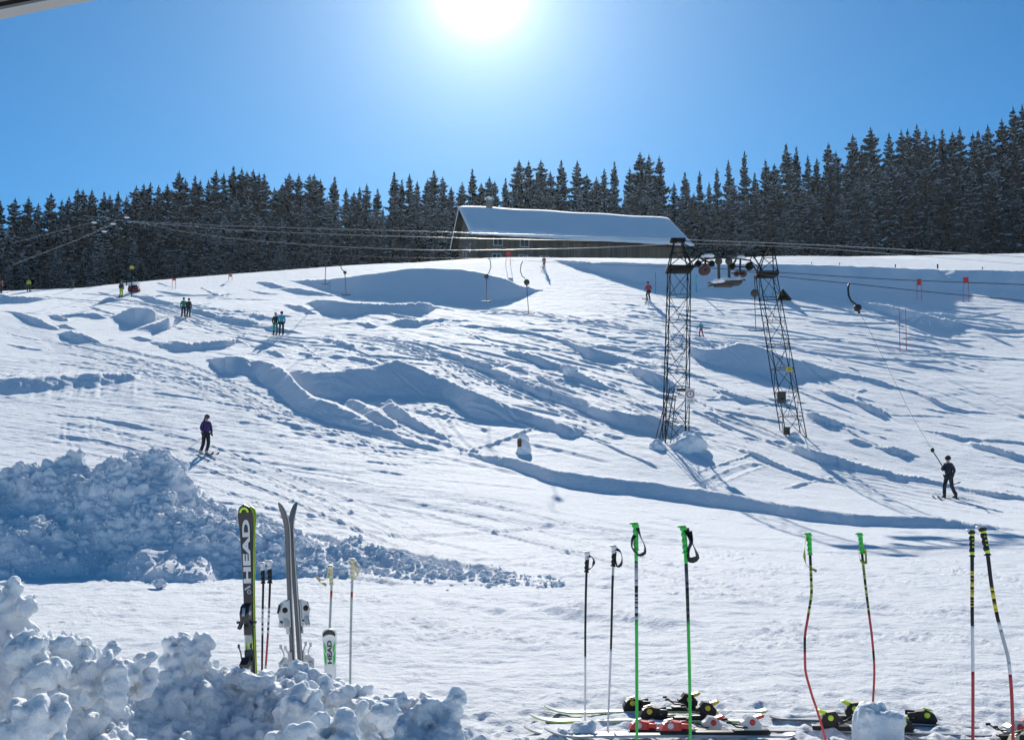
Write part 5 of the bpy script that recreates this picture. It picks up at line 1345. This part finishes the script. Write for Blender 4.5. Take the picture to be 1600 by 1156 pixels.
spole('kinked black pole with yellow grip, white bands and red foot', [(1535, 824), (1543, 865), (1549, 912), (1557, 957), (1568, 1000), (1576, 1032), (1581, 1090), (1583, 1180)], 6.6, .0120, [(.24, M_BLACK)] + banded(.24, .34, 7, M_YELB, M_BLACK) + [(.38, M_BLACK), (.41, M_SHW), (.54, M_STRIPE), (.59, M_SHW), (1, M_DRED)], [M_BLACK, M_NEON, M_SHW], M_BLACK, 'band', GP, grip_len=.165, gw=1.15)
spole('dark slim pole with black and white grip next to the lettered ski', [(410, 880), (411.5, 905), (410.5, 950), (410, 1000), (409.5, 1034)], 7.9, .0085, [(.28, M_BLACK)] + banded(.28, .44, 7, M_SHW, M_BLACK) + [(.8, M_BLACK), (.9, M_DRED), (1, M_BLACK)], [M_BLACK, M_SHW, M_SHW], M_BLACK, 'two', GQ, grip_len=.14)
spole('dark pole with larger white grip, right of the slim one', [(421, 877), (422, 905), (420.5, 950), (418, 1000), (415, 1036)], 7.85, .0085, [(.28, M_BLACK)] + banded(.28, .44, 7, M_SHW, M_BLACK) + [(.62, M_DRED), (.85, M_STRIPE), (1, M_BLACK)], [M_BLACK, M_SHW, M_SHW], M_BLACK, 'two', GQ, grip_len=.15, gw=1.1)
spole('pale pole with ivory grip and dangling strap behind the junior ski', [(517, 884), (518, 915), (516.5, 950), (515, 990), (514, 1030)], 7.95, .009, [(.16, M_SHG), (.2, M_DRED), (1, M_SHG)], [M_CREAM, M_CREAM, M_SHW], M_CREAM, 'two', GQ, grip_len=.13, strap=[(515, 890), (510, 903), (503, 906), (494, 900), (500, 908), (510, 914)])
spole('pale pole with ivory grip, right of the junior ski', [(552, 874), (550.5, 905), (549, 950), (548, 1000), (547.5, 1050)], 7.7, .009, [(.19, M_SHG), (.22, M_DRED), (1, M_SHG)], [M_CREAM, M_CREAM, M_CREAM], M_CREAM, 'two', GQ, grip_len=.13, strap=[(554, 878), (560, 888), (558, 900), (552, 902)])
# ================================================================ SKIERS
def skin_mesh(nodes, edges, name, m, parent, sub=2, root='pelvis'):
    """nodes: {name: ((x,y,z), r)}; grown with a Skin modifier into one continuous surface"""
    keys = list(nodes); me = bpy.data.meshes.new('sk'); me.from_pydata([nodes[k][0] for k in keys], [(keys.index(a), keys.index(b)) for a, b in edges], [])
    o = bpy.data.objects.new('sk', me); COL.objects.link(o)
    md = o.modifiers.new('s', 'SKIN'); md.use_smooth_shade = True
    for i, k in enumerate(keys):
        r = nodes[k][1]; r = r if hasattr(r, '__len__') else (r, r)
        me.skin_vertices[0].data[i].radius = r; me.skin_vertices[0].data[i].use_root = (k == root)
    ss = o.modifiers.new('b', 'SUBSURF'); ss.levels = sub; ss.render_levels = sub
    dg = bpy.context.evaluated_depsgraph_get(); dg.update()
    mm = bpy.data.meshes.new_from_object(o.evaluated_get(dg)); bpy.data.objects.remove(o)
    mm.materials.clear(); mm.materials.append(m); mm.name = name
    mm.polygons.foreach_set('use_smooth', np.ones(len(mm.polygons), bool))
    q = bpy.data.objects.new(name, mm); COL.objects.link(q); q.parent = parent; return q
M_SKIN = mat('skin', (.48, .28, .20), .5)
M_HAIR = mat('brown_hair', (.10, .055, .03), .6)
_cm = {}
def cloth(c):
    if c not in _cm: _cm[c] = mat('ski_clothing', c, .75, noise=(9, .35), bump=(14, .02))
    return _cm[c]
BASEP = dict(pelvis=(0, 0, .95), waist=(0, 0, 1.08), chest=(0, 0, 1.30), neck=(0, 0, 1.47), chin=(0, -.01, 1.54), head=(0, -.01, 1.66),
    shL=(-.17, 0, 1.42), shR=(.17, 0, 1.42), elL=(-.25, .02, 1.16), elR=(.25, .02, 1.16), haL=(-.23, -.12, .95), haR=(.23, -.12, .95),
    hipL=(-.10, 0, .90), hipR=(.10, 0, .90), knL=(-.12, -.04, .52), knR=(.12, -.04, .52), anL=(-.13, .02, .12), anR=(.13, .02, .12))
def skier(label, feet, Y, hgt, rz, jac, pan, helm, pose={}, skis=True, hair=False, gl=(.02, .02, .022), boots=(.05, .05, .05), group='skiers out on the slope', goggles=True, skicol=None, skilen=1.55, fine=False):
    x = float(uv(*feet)[0]) * Y
    p = dict(BASEP); p.update(pose)
    t = thing('person', label, 'person', (x, Y, gz(x, Y) + .015), rz, group)
    s = hgt/1.77; t.scale = (s, s, s)
    N = {k: (v, 0) for k, v in p.items()}
    R_ = dict(pelvis=(.13, .11), waist=(.115, .10), chest=(.145, .11), neck=.055, chin=.066, head=.088, shL=.06, shR=.06, elL=.042, elR=.042, haL=.032, haR=.032, hipL=.085, hipR=.085, knL=.058, knR=.058, anL=.042, anR=.042)
    N = {k: (p[k], R_[k]) for k in R_}
    E = [('pelvis', 'waist'), ('waist', 'chest'), ('chest', 'neck'), ('neck', 'chin'), ('chin', 'head'), ('chest', 'shL'), ('chest', 'shR'), ('shL', 'elL'), ('shR', 'elR'), ('elL', 'haL'), ('elR', 'haR'), ('pelvis', 'hipL'), ('pelvis', 'hipR'), ('hipL', 'knL'), ('hipR', 'knR'), ('knL', 'anL'), ('knR', 'anR')]
    skin_mesh(N, E, 'body', M_SKIN, t, 2)
    J = {'waist': (p['waist'], (.155, .135)), 'hem': (tuple(Vector(p['pelvis']) + Vector((0, 0, -.03))), (.175, .15)), 'chest': (p['chest'], (.19, .145)), 'col': (p['neck'], .075)}
    for k in 'LR':
        J['sh'+k] = (p['sh'+k], .088); J['el'+k] = (p['el'+k], .068); h = Vector(p['el'+k]).lerp(Vector(p['ha'+k]), .86); J['cu'+k] = (tuple(h), .052)
    skin_mesh(J, [('hem', 'waist'), ('waist', 'chest'), ('chest', 'col'), ('chest', 'shL'), ('chest', 'shR'), ('shL', 'elL'), ('shR', 'elR'), ('elL', 'cuL'), ('elR', 'cuR')], 'jacket', cloth(jac), t, 2, 'waist')
    Tn = {'pelvis': (tuple(Vector(p['pelvis']) + Vector((0, 0, .01))), (.155, .13))}
    ee = []
    for k in 'LR':
        Tn['hip'+k] = (p['hip'+k], .105); Tn['kn'+k] = (p['kn'+k], .085); Tn['mid'+k] = (tuple((Vector(p['kn'+k]) + Vector(p['an'+k]))/2), .080); Tn['an'+k] = (tuple(Vector(p['an'+k]) + Vector((0, 0, .04))), .082)
        ee += [('pelvis', 'hip'+k), ('hip'+k, 'kn'+k), ('kn'+k, 'mid'+k), ('mid'+k, 'an'+k)]
    skin_mesh(Tn, ee, 'trousers', cloth(pan), t, 2)
    hd = Vector(p['head']); up = (hd - Vector(p['chin'])).normalized()
    hm = cloth(helm) if helm not in _cm else _cm[helm]
    b = MB(); b.sphere(hd + Vector((0, .012, .035)), (.118, .132, .115), seg=16); b.box(hd + Vector((0, -.105, .055)), (.15, .05, .02), bev=.006); b.build('helmet', hm, t)
    if goggles:
        b = MB(); b.sphere(hd + Vector((0, -.085, .005)), (.078, .045, .036), 0, 12); b.build('goggles', M_BLACK, t)
    b = MB(); b.sphere(hd + Vector((0, -.098, -.045)), (.014, .020, .022), seg=8); b.build('nose', M_SKIN, t)
    b = MB(); b.sphere(hd + Vector((0, -.085, -.082)), (.026, .010, .007), seg=8); b.build('mouth', mat('lips', (.35, .10, .09), .5) if fine else M_SKIN, t)
    if hair:
        b = MB(); b.tube([hd + Vector((-.06, .06, -.02)), hd + Vector((-.08, .09, -.14)), hd + Vector((-.10, .10, -.25))], [.05, .055, .02], 10, flat=.7); b.tube([hd + Vector((.04, .09, -.02)), hd + Vector((.02, .12, -.14)), hd + Vector((-.02, .12, -.24))], [.05, .05, .02], 10, flat=.7); b.build('hair', M_HAIR, t)
    for k in 'LR':
        an = Vector(p['an'+k]); b = MB()
        b.tube([an + Vector((0, .02, .12)), an + Vector((0, .01, .02)), an + Vector((0, .0, -.05))], [.068, .070, .062], 10); b.tube([an + Vector((0, .07, -.075)), an + Vector((0, -.03, -.065)), an + Vector((0, -.14, -.08)), an + Vector((0, -.19, -.09))], [.040, .050, .044, .026], 10, flat=.85)
        b.build('boot', cloth(boots), t)
        if skis:
            so_ = bpy.data.objects.new('ski', None); 
            z0 = an.z - .125
            q = MB(); n = 24; vs = []
            for i in range(n+1):
                a = i/n; yy = .62 - skilen*a; w = .042 + .018*abs(a-.5)*2
                if a > .95: w *= 1 - (a-.95)*14
                zz = z0 + (.10*((a-.88)/.12)**2 if a > .88 else 0)
                vs += [(an.x - w, yy, zz), (an.x + w, yy, zz), (an.x + w, yy, zz+.016), (an.x - w, yy, zz+.016)]
            fs = [(0, 1, 2, 3), tuple(n*4+c_ for c_ in (3, 2, 1, 0))]
            for i in range(n):
                for c_ in range(4): fs.append((i*4+c_, i*4+(c_+1) % 4, i*4+4+(c_+1) % 4, i*4+4+c_))
            q.add(vs, fs, 0); bpy.data.objects.remove(so_); q.build('ski', cloth(skicol or (.03, .03, .035)), t)
        # glove: palm, four curled fingers and a thumb
        ha = Vector(p['ha'+k]); dr = (ha - Vector(p['el'+k])).normalized(); side = dr.cross(Vector((0, 1, 0)))
        if side.length < .1: side = Vector((1, 0, 0))
        side.normalize(); nm_ = side.cross(dr)
        q = MB(); q.tube([ha - dr*.05, ha, ha + dr*.05], [.042, .046, .040], 10, flat=.62)
        for f_ in range(4):
            o_ = ha + dr*.045 + nm_*(-.030 + .020*f_); ln = (.055, .066, .062, .048)[f_]
            q.tube([o_, o_ + dr*ln*.55, o_ + dr*ln*.8 + side*.022, o_ + dr*ln*.6 + side*.042], [.0125, .0125, .011, .009], 6)
        q.tube([ha - nm_*.035, ha - nm_*.058 + dr*.025, ha - nm_*.05 + dr*.055 + side*.018], [.014, .013, .010], 6)
        q.build('glove', cloth(gl), t)
    return t
def held_pole(label, a, b_, Ya, Yb, m=M_ROPE, r=.010):
    t = thing('ski_pole', label, 'ski pole', group='poles held by skiers'); p = at(*a, Ya); q = at(*b_, Yb)
    b = MB(); b.tube([p, q], r, 6); b.build('shaft', m, t); d = (p-q).normalized(); b = MB(); b.tube([p, p + d*.06, p + d*.13], [.018, .016, .020], 8); b.build('grip', M_BLACK, t)
    b = MB(); b.tube([q + d*.07, q + d*.075], [.045, .045], 10); b.build('basket', M_BLACK, t)
dark = (.012, .013, .020)
# woman standing on the lower left piste
skier('skier in purple jacket and dark trousers standing alone on the lower left piste', (321, 709), 46, 1.66, R(48), (.045, .022, .13), dark, (.10, .08, .12),
    dict(head=(.02, -.02, 1.66), hipL=(-.10, 0, .90), knL=(-.15, -.05, .50), anL=(-.22, .03, .12), knR=(.10, -.06, .50), anR=(.06, .02, .12), elL=(-.27, .02, 1.17), haL=(-.20, -.14, .97), elR=(.27, .03, 1.17), haR=(.24, -.08, .93)), hair=True, fine=True, boots=(.45, .45, .45), skilen=1.6)
held_pole('thin reddish pole held low by the purple jacketed skier', (319, 681), (293, 702), 45.7, 45.4, M_BAR, .009)
# skier on the tow
skier('dark clothed skier pulled by the tow bar on the right', (1484, 783), 45.6, 1.72, R(-62), (.014, .017, .040), (.014, .015, .028), dark,
    dict(waist=(0, .02, 1.08), chest=(0, .01, 1.30), knL=(-.12, -.14, .53), anL=(-.13, -.16, .12), knR=(.12, .02, .52), anR=(.13, .22, .12), haL=(-.06, -.30, 1.25), elL=(-.20, -.12, 1.18), elR=(.24, .10, 1.16), haR=(.16, .04, .96)), fine=True, skilen=1.5)
held_pole('dark pole tucked behind the towed skier', (1489, 757), (1501, 753), 45.5, 45.3, M_BLACK, .02)
# pairs on the tow track
skier('skier in green jacket and dark trousers, left of the upper tow pair', (286.5, 491), 94, 1.72, R(-160), (.02, .27, .17), dark, (.03, .02, .03), goggles=False)
skier('skier in black striped jacket, right of the upper tow pair', (294.5, 491), 94, 1.62, R(170), (.022, .024, .03), dark, (.03, .02, .03), goggles=False)
skier('skier in black jacket and green trousers, left of the lower tow pair', (430, 524), 84, 1.72, R(180), (.022, .022, .024), (.01, .24, .16), (.30, .32, .34), goggles=False)
skier('skier in bright teal jacket and dark trousers, right of the lower tow pair', (439.5, 523.5), 84, 1.80, R(-170), (.02, .36, .50), (.018, .022, .05), (.03, .03, .035), goggles=False)
skier('skier in black jacket and yellow green trousers near the left brow', (189, 464), 113, 1.75, R(165), (.02, .02, .025), (.42, .58, .03), (.2, .2, .22), goggles=False)
skier('tiny skier in yellow jacket in the far left hollow', (43.5, 475), 136, 1.65, R(200), (.55, .62, .03), dark, dark, goggles=False)
skier('skier in dark red jacket cut by the far left edge', (1, 476), 136, 1.75, R(90), (.30, .02, .03), dark, dark, goggles=False)
skier('small green clothed figure crouching far left at the forest foot', (113, 460), 128, 1.2, R(20), (.05, .10, .06), dark, dark, dict(knL=(-.16, -.30, .45), knR=(.16, -.30, .45), head=(0, -.12, 1.50), chin=(0, -.1, 1.4), neck=(0, -.06, 1.36), pelvis=(0, .12, .62), hipL=(-.1, .12, .6), hipR=(.1, .12, .6), waist=(0, .08, .8), chest=(0, 0, 1.1), shL=(-.17, 0, 1.25), shR=(.17, 0, 1.25), elL=(-.25, -.1, 1.0), elR=(.25, -.1, 1.0), haL=(-.2, -.3, .9), haR=(.2, -.3, .9)), goggles=False)
skier('skier in red jacket and dark trousers gliding below the blue hollow', (1013, 461), 104, 1.82, R(-35), (.50, .02, .035), dark, dark, dict(pelvis=(0, .10, .90), hipL=(-.10, .10, .86), hipR=(.10, .10, .86), waist=(0, .06, 1.03), chest=(0, 0, 1.26), neck=(0, -.03, 1.43), chin=(0, -.05, 1.5), head=(0, -.06, 1.62), shL=(-.17, 0, 1.37), shR=(.17, 0, 1.37), knL=(-.12, -.12, .52), knR=(.12, -.12, .52), elL=(-.27, .0, 1.12), elR=(.30, -.02, 1.14), haL=(-.24, -.2, 1.0), haR=(.42, -.18, 1.04)), goggles=False)
skier('small child in teal jacket and pink trousers skiing right of the tower leg', (1095.5, 526), 86, 1.16, R(-25), (.03, .36, .42), (.45, .02, .14), (.35, .25, .45), dict(elL=(-.34, .0, 1.2), haL=(-.50, -.05, 1.05), elR=(.28, -.02, 1.18), haR=(.30, -.16, 1.05), knL=(-.16, -.08, .52), anL=(-.20, .02, .12), knR=(.18, -.10, .52), anR=(.26, .05, .12)), goggles=False, skilen=1.1, skicol=(.5, .5, .5))
skier('child in dark red jacket on the crest below the farmhouse', (850, 417), 124, 1.42, R(-30), (.35, .03, .025), (.05, .05, .045), (.10, .02, .02), dict(pelvis=(0, .10, .90), hipL=(-.10, .10, .86), hipR=(.10, .10, .86), elL=(-.27, .0, 1.12), elR=(.27, .0, 1.12), haL=(-.24, -.2, 1.0), haR=(.24, -.2, 1.0)), goggles=False)
# snow-covered rescue sled / heap of red kit beside the yellow trousered skier
c = ground_hit(209, 457); t = thing('rescue_sled', 'dark red sled with handlebars parked beside the yellow trousered skier', 'sled', tuple(c))
b = MB(); b.prism([(-.50, .0), (.55, .0), (.60, .30), (.50, .62), (.1, .55), (-.45, .70), (-.55, .35)], .75, 0); b.build('sled_body', cloth((.20, .02, .03)), t)
b = MB(); b.box((0, -.40, .42), (.5, .08, .35), 0, bev=.03); b.box((.1, 0, .70), (.6, .4, .2), 0, bev=.05); b.build('seat', M_BLACK, t)
b = MB(); b.tube([(.35, -.3, .5), (.45, -.3, .95), (.45, .3, .95), (.35, .3, .5)], .03, 6); b.build('handlebar', M_BLACK, t)
b = MB(); b.box((-.3, -.1, .74), (.35, .4, .10), bev=.04); b.build('snow_cap', M_LSNOW, t)
# ================================================================ ADDED HAZE BOX, IMITATES THE LENS GLARE VEIL
hz = bpy.data.materials.new('glare_veil_haze'); hz.use_nodes = True; nt_ = hz.node_tree; nt_.nodes.clear()
o_ = nt_.nodes.new('ShaderNodeOutputMaterial'); pv = nt_.nodes.new('ShaderNodeVolumePrincipled')
pv.inputs['Color'].default_value = (.70, .85, 1, 1); pv.inputs['Density'].default_value = .00005; pv.inputs['Anisotropy'].default_value = .62
nt_.links.new(pv.outputs[0], o_.inputs['Volume'])
b = MB(); zt_ = 125.0; zb_ = float(HT.min()) - 1.0
b.box((0, 0, (zt_+zb_)/2), (1430, 1430, zt_-zb_)); hzo = tag(b.build('haze', hz), 'faint haze volume added to imitate the glare veil over the trees', None, None, 'stuff')
SUN_E = 5.0; SKY_S = .071; SKY_T = (.26, .80, 1.05); EXPO = 0.38
# ================================================================ CAMERA, SUN, SKY
cam = bpy.data.cameras.new('camera'); co_ = bpy.data.objects.new('camera', cam); COL.objects.link(co_)
co_.location = (0, 0, CZ); co_.rotation_euler = (math.pi/2 + PITCH, 0, 0)
cam.sensor_width = 36; cam.lens = F / 1600 * 36; cam.clip_start = .05; cam.clip_end = 20000
SC.camera = co_
sl = bpy.data.lights.new('sun', 'SUN'); so = bpy.data.objects.new('sun', sl); COL.objects.link(so)
sl.energy = SUN_E; sl.angle = R(.55); sl.color = (1, .95, .86)
sd = Vector((math.sin(SUN_AZ)*math.cos(SUN_EL), math.cos(SUN_AZ)*math.cos(SUN_EL), math.sin(SUN_EL)))
so.rotation_euler = sd.to_track_quat('Z', 'Y').to_euler()
w = bpy.data.worlds.new('World'); SC.world = w; w.use_nodes = True
nt = w.node_tree; nt.nodes.clear()
out = nt.nodes.new('ShaderNodeOutputWorld'); bg = nt.nodes.new('ShaderNodeBackground')
sky = nt.nodes.new('ShaderNodeTexSky'); sky.sky_type = 'NISHITA'; sky.sun_disc = False
sky.sun_elevation = SUN_EL; sky.sun_rotation = SUN_AZ; sky.altitude = 1500; sky.air_density = 1.0; sky.dust_density = .35; sky.ozone_density = 4.0
bg.inputs[1].default_value = SKY_S
# bright aureole of the sun in the sky itself (direction based, at infinity)
tc = nt.nodes.new('ShaderNodeTexCoord'); vm = nt.nodes.new('ShaderNodeVectorMath'); vm.operation = 'DOT_PRODUCT'
nt.links.new(tc.outputs['Generated'], vm.inputs[0])
se = R(25.3)
vm.inputs[1].default_value = (math.sin(SUN_AZ)*math.cos(se), math.cos(SUN_AZ)*math.cos(se), math.sin(se))
def mth(op, a, b=None):
    n = nt.nodes.new('ShaderNodeMath'); n.operation = op
    for k, v in enumerate((a, b)):
        if v is None: continue
        if hasattr(v, 'links') or hasattr(v, 'is_output'): nt.links.new(v, n.inputs[k])
        else: n.inputs[k].default_value = v
    return n.outputs[0]
dt = mth('MAXIMUM', vm.outputs['Value'], 0.0)
lobes = [(5000, 60.0), (1300, 7.0), (300, 4.6), (80, 2.5), (20, .95)]
tot = None
for pw, k in lobes:
    t_ = mth('MULTIPLY', mth('POWER', dt, pw), k)
    tot = t_ if tot is None else mth('ADD', tot, t_)
mul = nt.nodes.new('ShaderNodeVectorMath'); mul.operation = 'SCALE'
mul.inputs[0].default_value = (.95, .97, 1.0); nt.links.new(tot, mul.inputs['Scale'])
tint = nt.nodes.new('ShaderNodeVectorMath'); tint.operation = 'MULTIPLY'; tint.inputs[1].default_value = SKY_T
nt.links.new(sky.outputs[0], tint.inputs[0])
ad = nt.nodes.new('ShaderNodeVectorMath'); ad.operation = 'ADD'
nt.links.new(tint.outputs[0], ad.inputs[0]); nt.links.new(mul.outputs[0], ad.inputs[1])
nt.links.new(ad.outputs[0], bg.inputs[0]); nt.links.new(bg.outputs[0], out.inputs[0])
SC.view_settings.view_transform = 'Standard'; SC.view_settings.look = 'None'
SC.view_settings.exposure = EXPO; SC.view_settings.gamma = 1.0
SC.cycles.use_denoising = True
SC.cycles.max_bounces = 8; SC.cycles.diffuse_bounces = 3; SC.cycles.glossy_bounces = 3; SC.cycles.transmission_bounces = 4; SC.cycles.transparent_max_bounces = 6
SC.cycles.caustics_reflective = False; SC.cycles.caustics_refractive = False
